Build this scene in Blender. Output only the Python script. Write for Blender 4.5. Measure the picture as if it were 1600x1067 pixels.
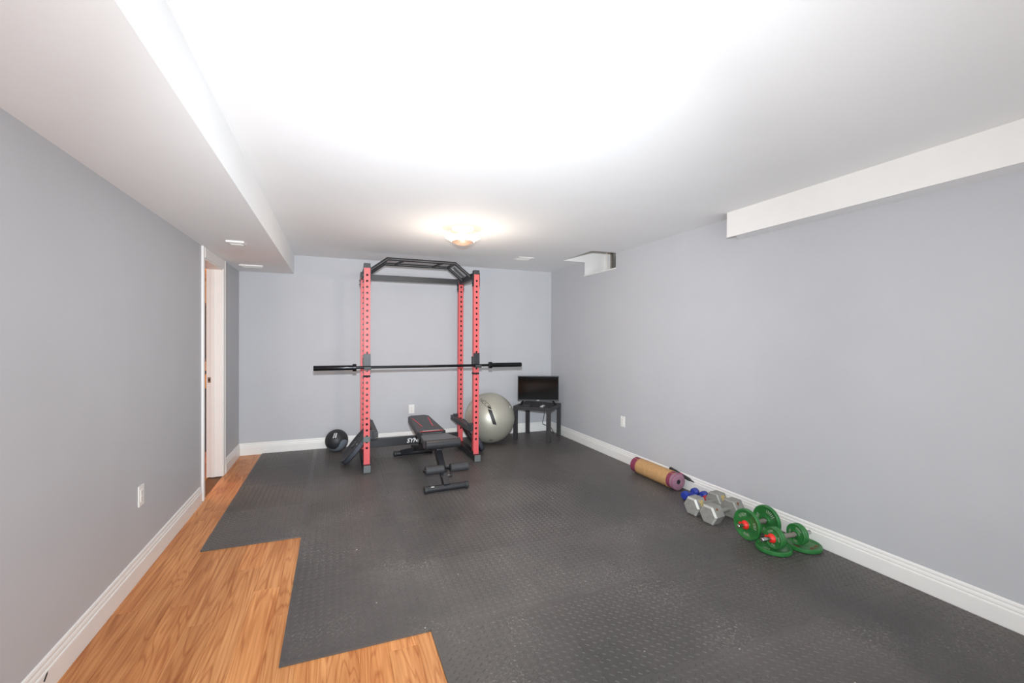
import bpy, bmesh, math, random
from mathutils import Vector, Matrix, Euler

random.seed(7)
for o in list(bpy.data.objects):
    bpy.data.objects.remove(o)
scene = bpy.context.scene
COL = scene.collection
PI = math.pi

# ------------------------------------------------------------------ camera
XL, XR, YB, YF = -1.044, 3.0, 5.945, -2.2      # room walls
H, HS, XS = 2.372, 2.144, -0.468               # ceiling, soffit bottom, soffit face
MAT = 0.012                                    # top of the foam tiles
cam_d = bpy.data.cameras.new('camera')
cam_d.sensor_width = 36.0
cam_d.lens = 690.854 / 1600 * 36.0
cam_d.clip_start = 0.02
cam = bpy.data.objects.new('camera', cam_d)
COL.objects.link(cam)
yaw, pitch, roll = math.radians(21.738), math.radians(-0.402), math.radians(0.283)
fwd = Vector((math.sin(yaw) * math.cos(pitch), math.cos(yaw) * math.cos(pitch), math.sin(pitch)))
rgt = Vector((math.cos(yaw), -math.sin(yaw), 0))
upv = rgt.cross(fwd)
r2 = rgt * math.cos(roll) + upv * math.sin(roll)
u2 = -rgt * math.sin(roll) + upv * math.cos(roll)
m = Matrix((r2, u2, -fwd)).transposed().to_4x4()
m.translation = Vector((0, 0, 1.38))
cam.matrix_world = m
scene.camera = cam

# ------------------------------------------------------------------ world, lights, exposure
w = bpy.data.worlds.new('world'); scene.world = w; w.use_nodes = True
w.node_tree.nodes['Background'].inputs[0].default_value = (0.75, 0.8, 0.9, 1)
w.node_tree.nodes['Background'].inputs[1].default_value = 1.6
scene.view_settings.view_transform = 'Standard'
scene.view_settings.look = 'None'
scene.view_settings.gamma = 1.0
scene.view_settings.use_curve_mapping = False
scene.view_settings.exposure = 0.0

def lamp(name, kind, loc, energy, color=(1, 1, 1), target=None, **kw):
    d = bpy.data.lights.new(name, kind); d.energy = energy; d.color = color
    for k, v in kw.items(): setattr(d, k, v)
    o = bpy.data.objects.new(name, d); COL.objects.link(o); o.location = loc
    if target is not None:
        o.rotation_euler = (Vector(target) - Vector(loc)).to_track_quat('-Z', 'Y').to_euler()
    return o
# the photographer's flash on the camera: its beam is wide with a brighter core
FLASH = (0.87, 0.94, 1.0)
lamp('camera_flash', 'SPOT', (0.0, 0.03, 1.57), 195, FLASH, (1.5, 5.0, 1.4), shadow_soft_size=0.025, spot_size=math.radians(130), spot_blend=1.0)
lamp('camera_flash_core', 'SPOT', (0.0, 0.03, 1.57), 500, FLASH, (1.35, 5.0, 1.45), shadow_soft_size=0.025, spot_size=math.radians(85), spot_blend=1.0)
lamp('camera_flash_side', 'SPOT', (0.0, 0.03, 1.57), 90, FLASH, (2.3, 3.0, 1.5), shadow_soft_size=0.025, spot_size=math.radians(110), spot_blend=1.0)
# added fill light, unseen, set in the wide opening behind the camera
lamp('rear_fill_light', 'AREA', (0.45, -2.14, 0.95), 94, (0.88, 0.96, 1.0), (0.6, 5.0, 2.3), shape='RECTANGLE', size=2.3, size_y=1.4)

# ------------------------------------------------------------------ materials
def srgb(r, g, b):
    f = lambda c: (c / 255 / 12.92) if c / 255 <= 0.04045 else ((c / 255 + 0.055) / 1.055) ** 2.4
    return (f(r), f(g), f(b), 1.0)

def pmat(name, col, rough=0.5, metal=0.0, var=0.08, scale=25.0, bump=0.0, bscale=200.0, spec=0.5, coat=0.0):
    """principled material with a gentle procedural variation of colour, roughness and relief"""
    mt = bpy.data.materials.new(name); mt.use_nodes = True
    nt = mt.node_tree; b = nt.nodes['Principled BSDF']
    tc = nt.nodes.new('ShaderNodeTexCoord')
    n = nt.nodes.new('ShaderNodeTexNoise'); n.inputs['Scale'].default_value = scale; n.inputs['Detail'].default_value = 3
    nt.links.new(tc.outputs['Object'], n.inputs['Vector'])
    rp = nt.nodes.new('ShaderNodeValToRGB')
    rp.color_ramp.elements[0].position = 0.3; rp.color_ramp.elements[1].position = 0.7
    rp.color_ramp.elements[0].color = tuple(c * (1 - var) for c in col[:3]) + (1,)
    rp.color_ramp.elements[1].color = tuple(min(1, c * (1 + var)) for c in col[:3]) + (1,)
    nt.links.new(n.outputs['Fac'], rp.inputs['Fac'])
    nt.links.new(rp.outputs['Color'], b.inputs['Base Color'])
    b.inputs['Roughness'].default_value = rough
    b.inputs['Metallic'].default_value = metal
    b.inputs['Specular IOR Level'].default_value = spec
    b.inputs['Coat Weight'].default_value = coat
    if bump:
        n2 = nt.nodes.new('ShaderNodeTexNoise'); n2.inputs['Scale'].default_value = bscale; n2.inputs['Detail'].default_value = 2
        nt.links.new(tc.outputs['Object'], n2.inputs['Vector'])
        bp = nt.nodes.new('ShaderNodeBump'); bp.inputs['Strength'].default_value = bump; bp.inputs['Distance'].default_value = 0.002
        nt.links.new(n2.outputs['Fac'], bp.inputs['Height'])
        nt.links.new(bp.outputs['Normal'], b.inputs['Normal'])
    return mt

def emat(name, col, strength):
    mt = bpy.data.materials.new(name); mt.use_nodes = True
    b = mt.node_tree.nodes['Principled BSDF']
    b.inputs['Base Color'].default_value = (0.9, 0.88, 0.84, 1)
    b.inputs['Emission Color'].default_value = col
    b.inputs['Emission Strength'].default_value = strength
    b.inputs['Roughness'].default_value = 0.3
    return mt

def glass_mat(name):
    mt = bpy.data.materials.new(name); mt.use_nodes = True
    b = mt.node_tree.nodes['Principled BSDF']
    b.inputs['Base Color'].default_value = (0.9, 0.95, 0.95, 1)
    b.inputs['Transmission Weight'].default_value = 1.0
    b.inputs['Roughness'].default_value = 0.02
    b.inputs['IOR'].default_value = 1.1
    return mt

def wood_mat():
    mt = bpy.data.materials.new('oak_laminate'); mt.use_nodes = True
    nt = mt.node_tree; L = nt.links.new; b = nt.nodes['Principled BSDF']
    N = lambda t, **k: [setattr(x, a, v) for x in [nt.nodes.new(t)] for a, v in k.items()] and nt.nodes[-1] or nt.nodes[-1]
    tc = nt.nodes.new('ShaderNodeTexCoord'); oi = nt.nodes.new('ShaderNodeObjectInfo')
    mul = nt.nodes.new('ShaderNodeMath'); mul.operation = 'MULTIPLY'; mul.inputs[1].default_value = 37.0
    L(oi.outputs['Random'], mul.inputs[0])
    cx = nt.nodes.new('ShaderNodeCombineXYZ'); L(mul.outputs[0], cx.inputs[0]); L(mul.outputs[0], cx.inputs[1])
    add = nt.nodes.new('ShaderNodeVectorMath'); add.operation = 'ADD'
    L(tc.outputs['Object'], add.inputs[0]); L(cx.outputs[0], add.inputs[1])
    # cathedral figure: bands across the board, stretched along it
    mp = nt.nodes.new('ShaderNodeMapping'); mp.inputs['Scale'].default_value = (8, 0.62, 1); L(add.outputs[0], mp.inputs['Vector'])
    wv = nt.nodes.new('ShaderNodeTexNoise'); wv.inputs['Scale'].default_value = 1.0; wv.inputs['Detail'].default_value = 1.5; wv.inputs['Distortion'].default_value = 0.9
    L(mp.outputs[0], wv.inputs['Vector'])
    ml = nt.nodes.new('ShaderNodeMath'); ml.operation = 'MULTIPLY'; ml.inputs[1].default_value = 13.0; L(wv.outputs['Fac'], ml.inputs[0])
    fr = nt.nodes.new('ShaderNodeMath'); fr.operation = 'PINGPONG'; fr.inputs[1].default_value = 0.5; L(ml.outputs[0], fr.inputs[0])
    r1 = nt.nodes.new('ShaderNodeValToRGB')
    r1.color_ramp.elements[0].position = 0.0; r1.color_ramp.elements[0].color = (1, 1, 1, 1)
    r1.color_ramp.elements[1].position = 0.22; r1.color_ramp.elements[1].color = (0, 0, 0, 1)
    L(fr.outputs[0], r1.inputs['Fac'])
    # fine pores
    mp2 = nt.nodes.new('ShaderNodeMapping'); mp2.inputs['Scale'].default_value = (75, 2.2, 1); L(add.outputs[0], mp2.inputs['Vector'])
    n2 = nt.nodes.new('ShaderNodeTexNoise'); n2.inputs['Scale'].default_value = 1.0; n2.inputs['Detail'].default_value = 4; L(mp2.outputs[0], n2.inputs['Vector'])
    # broad tone
    mp3 = nt.nodes.new('ShaderNodeMapping'); mp3.inputs['Scale'].default_value = (7, 1.3, 1); L(add.outputs[0], mp3.inputs['Vector'])
    n3 = nt.nodes.new('ShaderNodeTexNoise'); n3.inputs['Scale'].default_value = 1.0; n3.inputs['Detail'].default_value = 2; L(mp3.outputs[0], n3.inputs['Vector'])
    tone = nt.nodes.new('ShaderNodeValToRGB')
    tone.color_ramp.elements[0].position = 0.3; tone.color_ramp.elements[0].color = srgb(203, 132, 76)
    tone.color_ramp.elements[1].position = 0.7; tone.color_ramp.elements[1].color = srgb(236, 168, 108)
    L(n3.outputs['Fac'], tone.inputs['Fac'])
    mx1 = nt.nodes.new('ShaderNodeMix'); mx1.data_type = 'RGBA'; mx1.blend_type = 'MULTIPLY'
    pore = nt.nodes.new('ShaderNodeValToRGB')
    pore.color_ramp.elements[0].position = 0.36; pore.color_ramp.elements[0].color = (0.72, 0.60, 0.48, 1)
    pore.color_ramp.elements[1].position = 0.58; pore.color_ramp.elements[1].color = (1, 1, 1, 1)
    L(n2.outputs['Fac'], pore.inputs['Fac'])
    mx1.inputs[0].default_value = 0.78
    L(tone.outputs['Color'], mx1.inputs[6]); L(pore.outputs['Color'], mx1.inputs[7])
    pv = nt.nodes.new('ShaderNodeMapRange'); pv.inputs['To Min'].default_value = 0.86; pv.inputs['To Max'].default_value = 1.08; L(oi.outputs['Random'], pv.inputs['Value'])
    ph = nt.nodes.new('ShaderNodeHueSaturation'); L(mx1.outputs[2], ph.inputs['Color']); L(pv.outputs[0], ph.inputs['Value'])
    mx2 = nt.nodes.new('ShaderNodeMix'); mx2.data_type = 'RGBA'; mx2.blend_type = 'MULTIPLY'
    sc_ = nt.nodes.new('ShaderNodeMath'); sc_.operation = 'MULTIPLY'; sc_.inputs[1].default_value = 0.62; L(r1.outputs['Color'], sc_.inputs[0])
    L(sc_.outputs[0], mx2.inputs[0]); L(ph.outputs['Color'], mx2.inputs[6]); mx2.inputs[7].default_value = (0.60, 0.40, 0.25, 1)
    L(mx2.outputs[2], b.inputs['Base Color'])
    b.inputs['Roughness'].default_value = 0.42
    b.inputs['Specular IOR Level'].default_value = 0.35
    return mt

def foam_mat():
    mt = bpy.data.materials.new('black_foam'); mt.use_nodes = True
    nt = mt.node_tree; L = nt.links.new; b = nt.nodes['Principled BSDF']
    geo = nt.nodes.new('ShaderNodeNewGeometry'); oi = nt.nodes.new('ShaderNodeObjectInfo')
    n = nt.nodes.new('ShaderNodeTexNoise'); n.inputs['Scale'].default_value = 1.1; n.inputs['Detail'].default_value = 6; n.inputs['Roughness'].default_value = 0.65
    L(geo.outputs['Position'], n.inputs['Vector'])
    rp = nt.nodes.new('ShaderNodeValToRGB')
    rp.color_ramp.elements[0].position = 0.36; rp.color_ramp.elements[0].color = srgb(71, 68, 66)
    rp.color_ramp.elements[1].position = 0.70; rp.color_ramp.elements[1].color = srgb(90, 84, 81)
    L(n.outputs['Fac'], rp.inputs['Fac'])
    tv_ = nt.nodes.new('ShaderNodeMapRange'); tv_.inputs['To Min'].default_value = 0.86; tv_.inputs['To Max'].default_value = 1.12; L(oi.outputs['Random'], tv_.inputs['Value'])
    hv = nt.nodes.new('ShaderNodeHueSaturation'); L(rp.outputs['Color'], hv.inputs['Color']); L(tv_.outputs[0], hv.inputs['Value'])
    # scuffed dust
    n2 = nt.nodes.new('ShaderNodeTexNoise'); n2.inputs['Scale'].default_value = 95; n2.inputs['Detail'].default_value = 3
    L(geo.outputs['Position'], n2.inputs['Vector'])
    n3 = nt.nodes.new('ShaderNodeTexNoise'); n3.inputs['Scale'].default_value = 2.1; n3.inputs['Detail'].default_value = 3
    L(geo.outputs['Position'], n3.inputs['Vector'])
    a1 = nt.nodes.new('ShaderNodeMapRange'); a1.inputs['From Min'].default_value = 0.55; a1.inputs['From Max'].default_value = 0.78; L(n2.outputs['Fac'], a1.inputs['Value'])
    a2 = nt.nodes.new('ShaderNodeMapRange'); a2.inputs['From Min'].default_value = 0.48; a2.inputs['From Max'].default_value = 0.70; L(n3.outputs['Fac'], a2.inputs['Value'])
    mm = nt.nodes.new('ShaderNodeMath'); mm.operation = 'MULTIPLY'; L(a1.outputs[0], mm.inputs[0]); L(a2.outputs[0], mm.inputs[1])
    mx = nt.nodes.new('ShaderNodeMix'); mx.data_type = 'RGBA'
    L(mm.outputs[0], mx.inputs[0]); L(hv.outputs['Color'], mx.inputs[6]); mx.inputs[7].default_value = srgb(170, 164, 156)
    # crumbs of lint
    v = nt.nodes.new('ShaderNodeTexVoronoi'); v.inputs['Scale'].default_value = 15; L(geo.outputs['Position'], v.inputs['Vector'])
    lt = nt.nodes.new('ShaderNodeMath'); lt.operation = 'LESS_THAN'; lt.inputs[1].default_value = 0.055; L(v.outputs['Distance'], lt.inputs[0])
    sp = nt.nodes.new('ShaderNodeSeparateColor'); L(v.outputs['Color'], sp.inputs[0])
    gt = nt.nodes.new('ShaderNodeMath'); gt.operation = 'GREATER_THAN'; gt.inputs[1].default_value = 0.86; L(sp.outputs[0], gt.inputs[0])
    m3 = nt.nodes.new('ShaderNodeMath'); m3.operation = 'MULTIPLY'; L(lt.outputs[0], m3.inputs[0]); L(gt.outputs[0], m3.inputs[1])
    mx2 = nt.nodes.new('ShaderNodeMix'); mx2.data_type = 'RGBA'
    L(m3.outputs[0], mx2.inputs[0]); L(mx.outputs[2], mx2.inputs[6]); mx2.inputs[7].default_value = srgb(190, 186, 178)
    L(mx2.outputs[2], b.inputs['Base Color'])
    b.inputs['Roughness'].default_value = 0.42
    b.inputs['Specular IOR Level'].default_value = 0.55
    n4 = nt.nodes.new('ShaderNodeTexNoise'); n4.inputs['Scale'].default_value = 600; L(geo.outputs['Position'], n4.inputs['Vector'])
    bp = nt.nodes.new('ShaderNodeBump'); bp.inputs['Strength'].default_value = 0.18; bp.inputs['Distance'].default_value = 0.001
    L(n4.outputs['Fac'], bp.inputs['Height']); L(bp.outputs['Normal'], b.inputs['Normal'])
    return mt

M = {}
M['wall'] = pmat('grey_wall_paint', srgb(191, 191, 194), 0.55, var=0.015, scale=3, bump=0.05, bscale=350, spec=0.3)
M['ceil'] = pmat('white_ceiling_paint', srgb(247, 247, 247), 0.8, var=0.01, scale=3, bump=0.08, bscale=260, spec=0.2)
M['trim'] = pmat('white_trim_paint', srgb(238, 235, 231), 0.35, var=0.012, scale=8)
M['door'] = pmat('door_frame_paint', srgb(240, 236, 232), 0.4, var=0.012, scale=8)
M['oak'] = wood_mat()
M['foam'] = foam_mat()
M['subfloor'] = pmat('subfloor', srgb(120, 85, 55), 0.7)
M['red'] = pmat('red_powder_coat', srgb(212, 88, 90), 0.45, var=0.03, bump=0.08, bscale=900)
M['black'] = pmat('black_powder_coat', srgb(35, 35, 38), 0.42, var=0.08, bump=0.08, bscale=900)
M['plastic'] = pmat('black_plastic', srgb(40, 41, 43), 0.5, var=0.06)
M['greycap'] = pmat('grey_end_cap', srgb(98, 102, 101), 0.45, var=0.06)
M['bar'] = pmat('black_chrome', srgb(46, 46, 49), 0.16, metal=0.85, var=0.05)
M['chrome'] = pmat('chrome', srgb(200, 198, 195), 0.22, metal=1.0, var=0.04)
M['rubber'] = pmat('black_rubber', srgb(48, 49, 53), 0.55, var=0.10, scale=60, bump=0.1)
M['rubber2'] = pmat('flecked_rubber', srgb(66, 69, 78), 0.6, var=0.30, scale=120)
M['hub'] = pmat('steel_hub', srgb(150, 150, 150), 0.35, metal=0.9)
M['white'] = pmat('white_print', srgb(232, 232, 230), 0.5, var=0.01)
M['redprint'] = pmat('red_print', srgb(196, 60, 66), 0.5, var=0.03)
M['vinyl'] = pmat('black_vinyl', srgb(44, 44, 46), 0.38, var=0.07, bump=0.12, bscale=500)
M['vinyl2'] = pmat('grey_vinyl', srgb(70, 70, 72), 0.36, var=0.05, bump=0.12, bscale=500)
M['foamroll'] = pmat('roller_foam', srgb(50, 50, 52), 0.55, var=0.06, bump=0.1)
M['ball'] = pmat('silver_ball_vinyl', srgb(188, 184, 170), 0.42, metal=0.45, var=0.02, scale=6)
M['ballprint'] = pmat('black_print', srgb(28, 28, 28), 0.5)
M['greyprint'] = pmat('grey_print', srgb(90, 90, 86), 0.5)
M['med'] = pmat('medicine_ball_black', srgb(40, 41, 45), 0.5, var=0.1, scale=80, bump=0.15)
M['medgrey'] = pmat('medicine_ball_grey', srgb(112, 118, 126), 0.5, var=0.05)
M['table'] = pmat('black_table', srgb(52, 50, 52), 0.45, var=0.08, scale=60)
M['screen'] = pmat('tv_screen', srgb(10, 9, 10), 0.07, var=0.02, spec=0.22)
M['bezel'] = pmat('tv_bezel', srgb(18, 18, 19), 0.3)
M['silver'] = pmat('silver_plastic', srgb(185, 185, 185), 0.35, metal=0.3)
M['cork'] = pmat('tan_cork', srgb(188, 146, 98), 0.75, var=0.10, scale=45, bump=0.1)
M['purple'] = pmat('purple_foam', srgb(132, 52, 80), 0.7, var=0.10, scale=50)
M['purple2'] = pmat('mauve_foam_end', srgb(150, 112, 128), 0.75, var=0.06, scale=50)
M['hole'] = pmat('dark_hollow', srgb(50, 54, 58), 0.8)
M['dark'] = pmat('dark_gap', srgb(20, 20, 20), 0.8)
M['blue'] = pmat('blue_vinyl', srgb(38, 58, 150), 0.4, var=0.08)
M['redv'] = pmat('red_vinyl', srgb(178, 26, 44), 0.4, var=0.05)
M['iron'] = pmat('grey_painted_iron', srgb(150, 148, 142), 0.5, var=0.10, scale=40, metal=0.15, bump=0.2, bscale=120)
M['bevelglint'] = pmat('painted_bevel_glint', srgb(184, 182, 176), 0.4, var=0.05, scale=60, metal=0.15)  # pale iron tone, a painted highlight for the hex head bevels
M['rust'] = pmat('rust_stain', srgb(128, 84, 52), 0.8, var=0.25, scale=90)
M['yellow'] = pmat('yellow_number', srgb(205, 178, 104), 0.6, var=0.1, scale=80)
M['green'] = pmat('green_enamel', srgb(44, 112, 54), 0.35, var=0.14, scale=30, bump=0.15, bscale=150)
M['greendk'] = pmat('green_enamel_dish', srgb(28, 88, 40), 0.45, var=0.20, scale=45, bump=0.2, bscale=150)
M['greenltr'] = pmat('worn_cast_letters', srgb(176, 186, 164), 0.6, var=0.2, scale=90)
M['clip'] = pmat('red_collar', srgb(226, 44, 36), 0.4, var=0.04)
M['outlet'] = pmat('outlet_plastic', srgb(240, 237, 232), 0.35, var=0.01)
M['slot'] = pmat('outlet_slot', srgb(60, 55, 52), 0.6)
M['bowl'] = emat('lit_glass_bowl', (1.0, 0.86, 0.68, 1), 24)
M['bowlbrown'] = pmat('brown_bowl_bottom', srgb(168, 138, 118), 0.4, var=0.05)  # plain brown for the bottom part of the lamp bowl
M['galv'] = pmat('galvanised_steel', srgb(140, 132, 122), 0.5, metal=0.3, var=0.15)
M['glass'] = glass_mat('window_glass')
M['joist'] = pmat('pine_joist', srgb(214, 160, 100), 0.7, var=0.1, scale=12)
M['cream'] = pmat('cream_hall_paint', srgb(235, 205, 160), 0.7, var=0.02)
M['cabinet'] = pmat('black_cabinet', srgb(20, 17, 16), 0.5)
M['yellowbox'] = pmat('yellow_box', srgb(235, 170, 45), 0.5)
M['brown'] = pmat('brown_wood', srgb(120, 78, 42), 0.5, var=0.15)
M['brass'] = pmat('brass_plate', srgb(150, 125, 100), 0.4, metal=0.6)

# ------------------------------------------------------------------ builders
def obj(name, me, mat=None, parent=None, loc=(0, 0, 0), rot=(0, 0, 0)):
    o = bpy.data.objects.new(name, me); COL.objects.link(o)
    o.location = loc; o.rotation_euler = rot
    if parent is not None: o.parent = parent
    if mat is not None and not me.materials: me.materials.append(mat)
    return o

def pyd(name, v, f, mat=None, parent=None, loc=(0, 0, 0), rot=(0, 0, 0), smooth=False):
    me = bpy.data.meshes.new(name); me.from_pydata([tuple(p) for p in v], [], f); me.update()
    if smooth:
        for p in me.polygons: p.use_smooth = True
    return obj(name, me, mat, parent, loc, rot)

def empty(name, loc, rotz=0, rot=None):
    o = bpy.data.objects.new(name, None); COL.objects.link(o); o.empty_display_size = 0.1
    o.location = loc; o.rotation_euler = rot if rot else (0, 0, rotz)
    return o

def tag(o, label, cat, group=None):
    o['label'] = label; o['category'] = cat
    if group: o['group'] = group
    return o

def struct(o, label=None, cat=None):
    o['kind'] = 'structure'
    if label: o['label'] = label
    if cat: o['category'] = cat
    return o

def bm_box(bm, x0, x1, y0, y1, z0, z1, mtx=None):
    vs = [bm.verts.new((mtx @ Vector(p)) if mtx else p) for p in
          [(x0, y0, z0), (x1, y0, z0), (x1, y1, z0), (x0, y1, z0), (x0, y0, z1), (x1, y0, z1), (x1, y1, z1), (x0, y1, z1)]]
    for f in [(0, 3, 2, 1), (4, 5, 6, 7), (0, 1, 5, 4), (1, 2, 6, 5), (2, 3, 7, 6), (3, 0, 4, 7)]:
        bm.faces.new([vs[i] for i in f])

def bm_obj(name, bm, mat=None, parent=None, loc=(0, 0, 0), rot=(0, 0, 0), smooth=False, bevel=0, seg=2):
    if bevel:
        bmesh.ops.bevel(bm, geom=list(bm.edges), offset=bevel, segments=seg, profile=0.7, affect='EDGES')
    bmesh.ops.recalc_face_normals(bm, faces=list(bm.faces))
    me = bpy.data.meshes.new(name); bm.to_mesh(me); bm.free()
    if smooth:
        for p in me.polygons: p.use_smooth = True
        autosmooth(me)
    return obj(name, me, mat, parent, loc, rot)

def autosmooth(me, ang=0.7):
    bm = bmesh.new(); bm.from_mesh(me)
    for e in bm.edges:
        if len(e.link_faces) == 2 and e.calc_face_angle(0) > ang: e.smooth = False
    bm.to_mesh(me); bm.free()

def box(name, x0, x1, y0, y1, z0, z1, mat, parent=None, bevel=0, loc=(0, 0, 0), rot=(0, 0, 0), seg=2, smooth=False):
    bm = bmesh.new(); bm_box(bm, x0, x1, y0, y1, z0, z1)
    return bm_obj(name, bm, mat, parent, loc, rot, bevel=bevel, seg=seg, smooth=smooth)

def frame_from(d):
    d = Vector(d).normalized()
    a = Vector((0, 0, 1)) if abs(d.z) < 0.9 else Vector((1, 0, 0))
    u = d.cross(a).normalized(); v = u.cross(d).normalized()
    return d, u, v

def lathe(name, prof, mat, parent=None, p0=(0, 0, 0), axis=(0, 0, 1), seg=32, loc=(0, 0, 0), rot=(0, 0, 0), smooth=True, phase=0.0):
    """prof: list of (t along axis, radius)"""
    d, u, v = frame_from(axis); p0 = Vector(p0)
    verts, faces, rings = [], [], []
    for t, r in prof:
        if r <= 1e-6:
            rings.append([len(verts)]); verts.append(p0 + d * t)
        else:
            base = len(verts); rings.append([base + i for i in range(seg)])
            for i in range(seg):
                a = 2 * PI * (i + phase) / seg
                verts.append(p0 + d * t + (u * math.cos(a) + v * math.sin(a)) * r)
    for A, B in zip(rings, rings[1:]):
        if len(A) == 1 and len(B) == 1: continue
        for i in range(seg):
            j = (i + 1) % seg
            if len(A) == 1: faces.append((A[0], B[i], B[j]))
            elif len(B) == 1: faces.append((A[i], B[0], A[j]))
            else: faces.append((A[i], B[i], B[j], A[j]))
    me = bpy.data.meshes.new(name); me.from_pydata([tuple(p) for p in verts], [], faces); me.update()
    bm = bmesh.new(); bm.from_mesh(me); bmesh.ops.recalc_face_normals(bm, faces=list(bm.faces)); bm.to_mesh(me); bm.free()
    if smooth:
        for p in me.polygons: p.use_smooth = True
        autosmooth(me)
    return obj(name, me, mat, parent, loc, rot)

def rod(name, a, b, r, mat, parent=None, seg=20, ch=0.0):
    a, b = Vector(a), Vector(b); L = (b - a).length
    pr = [(0, 0), (0, r), (L, r), (L, 0)] if not ch else [(0, 0), (0, r - ch), (ch, r), (L - ch, r), (L, r - ch), (L, 0)]
    return lathe(name, pr, mat, parent, a, b - a, seg)

def bm_bar(bm, a, b, w, h, up=(0, 0, 1)):
    """rectangular tube from a to b; w across, h along `up`"""
    a, b = Vector(a), Vector(b); d = (b - a).normalized(); up = Vector(up)
    s = d.cross(up).normalized(); t = s.cross(d).normalized()
    vs = []
    for p in (a, b):
        for i, j in ((-1, -1), (1, -1), (1, 1), (-1, 1)):
            vs.append(bm.verts.new(p + s * (i * w / 2) + t * (j * h / 2)))
    for f in [(0, 1, 2, 3), (7, 6, 5, 4), (0, 4, 5, 1), (1, 5, 6, 2), (2, 6, 7, 3), (3, 7, 4, 0)]:
        bm.faces.new([vs[i] for i in f])

def bar(name, a, b, w, h, mat, parent=None, up=(0, 0, 1), bevel=0.004):
    bm = bmesh.new(); bm_bar(bm, a, b, w, h, up)
    return bm_obj(name, bm, mat, parent, bevel=bevel)

def tube(name, pts, r, mat, parent=None, seg=14, close=True):
    """round tube along a polyline with mitred joints"""
    pts = [Vector(p) for p in pts]; verts, faces = [], []
    n = len(pts)
    d0 = (pts[1] - pts[0]).normalized(); _, u, v = frame_from(d0)
    for i, p in enumerate(pts):
        if i == 0: t = (pts[1] - pts[0]).normalized()
        elif i == n - 1: t = (pts[-1] - pts[-2]).normalized()
        else: t = ((pts[i + 1] - p).normalized() + (p - pts[i - 1]).normalized()).normalized()
        u = (u - t * u.dot(t)).normalized(); v = t.cross(u)
        k = 1.0
        if 0 < i < n - 1: k = 1.0 / max(0.5, t.dot((p - pts[i - 1]).normalized()))
        for s in range(seg):
            a = 2 * PI * s / seg
            verts.append(p + (u * math.cos(a) + v * math.sin(a)) * r)
    for i in range(n - 1):
        for s in range(seg):
            q = (s + 1) % seg
            faces.append((i * seg + s, i * seg + q, (i + 1) * seg + q, (i + 1) * seg + s))
    if close:
        faces.append(tuple(reversed(range(seg)))); faces.append(tuple((n - 1) * seg + s for s in range(seg)))
    o = pyd(name, verts, faces, mat, parent, smooth=True); autosmooth(o.data); return o

def prism(name, prof, a, b, mat, parent=None, flip=1):
    """extrude a profile [(out, z)] along the straight run a->b (horizontal); out is measured along `outn`"""
    a, b = Vector(a), Vector(b); d = (b - a).normalized(); outn = Vector((-d.y, d.x, 0)) * flip
    n = len(prof); verts = []
    for p in (a, b):
        for o_, z in prof: verts.append(p + outn * o_ + Vector((0, 0, z)))
    faces = [(i, (i + 1) % n, n + (i + 1) % n, n + i) for i in range(n)]
    faces += [tuple(reversed(range(n))), tuple(range(n, 2 * n))]
    bm = bmesh.new(); vs = [bm.verts.new(v) for v in verts]
    for f in faces: bm.faces.new([vs[i] for i in f])
    return bm_obj(name, bm, mat, parent)

def text_mesh(s, size=0.05, ext=0.0, shear=0.0, align='CENTER', bold=0.0):
    c = bpy.data.curves.new('lettering', 'FONT'); c.body = s; c.size = size; c.extrude = ext; c.shear = shear
    c.align_x = align; c.align_y = 'CENTER'; c.offset = bold; c.resolution_u = 3
    t = bpy.data.objects.new('lettering', c); COL.objects.link(t)
    dg = bpy.context.evaluated_depsgraph_get(); dg.update()
    me = bpy.data.meshes.new_from_object(t.evaluated_get(dg))
    bpy.data.objects.remove(t)
    return me

def lettering(s, size, mat, parent, loc, rot, ext=0.0004, shear=0.0, bold=0.0, name='lettering', align='CENTER'):
    me = text_mesh(s, size, ext, shear, align, bold); me.name = name; me.materials.clear(); me.materials.append(mat)
    return obj(name, me, None, parent, loc, rot)

def on_sphere(name, polys, c, R, n, t1, mat, parent):
    """flat shapes [(list of (x, y))] wrapped onto a sphere of radius R about c around direction n"""
    n = Vector(n).normalized(); t1 = Vector(t1); t1 = (t1 - n * t1.dot(n)).normalized(); t2 = n.cross(t1)
    bm = bmesh.new()
    for poly in polys:
        rows_ = []
        for k in range(4):      # split across so that the print follows the curve
            a_, b_ = Vector(poly[0]).lerp(Vector(poly[3]), k / 3), Vector(poly[1]).lerp(Vector(poly[2]), k / 3)
            rows_.append([bm.verts.new(Vector(c) + (n + t1 * (x / R) + t2 * (y / R)).normalized() * R * 1.006) for x, y in (a_, b_)])
        for A_, B_ in zip(rows_, rows_[1:]): bm.faces.new((A_[0], A_[1], B_[1], B_[0]))
    return bm_obj(name, bm, mat, parent)

def strip(x0, y0, x1, y1, w, n=6, slant=0.0):
    """a band as a row of small quads so that it can follow a sphere"""
    d = Vector((x1 - x0, y1 - y0)); L = d.length; d /= L; s = Vector((-d.y, d.x))
    out = []
    for i in range(n):
        a, b = i / n, (i + 1) / n
        pa, pb = Vector((x0, y0)) + d * L * a, Vector((x0, y0)) + d * L * b
        k = d * slant
        out.append([tuple(pa - s * w / 2 - k), tuple(pb - s * w / 2 - k), tuple(pb + s * w / 2 + k), tuple(pa + s * w / 2 + k)])
    return out

# ================================================================== SETTING
T = 0.12
DY0, DY1, DZ = 4.46, 5.14, 2.06                 # door opening in the left wall
WY0, WY1, WZ, WX = 4.30, 4.99, 2.20, 2.68       # window notch: in the right wall above WZ and in the ceiling right of WX

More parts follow.
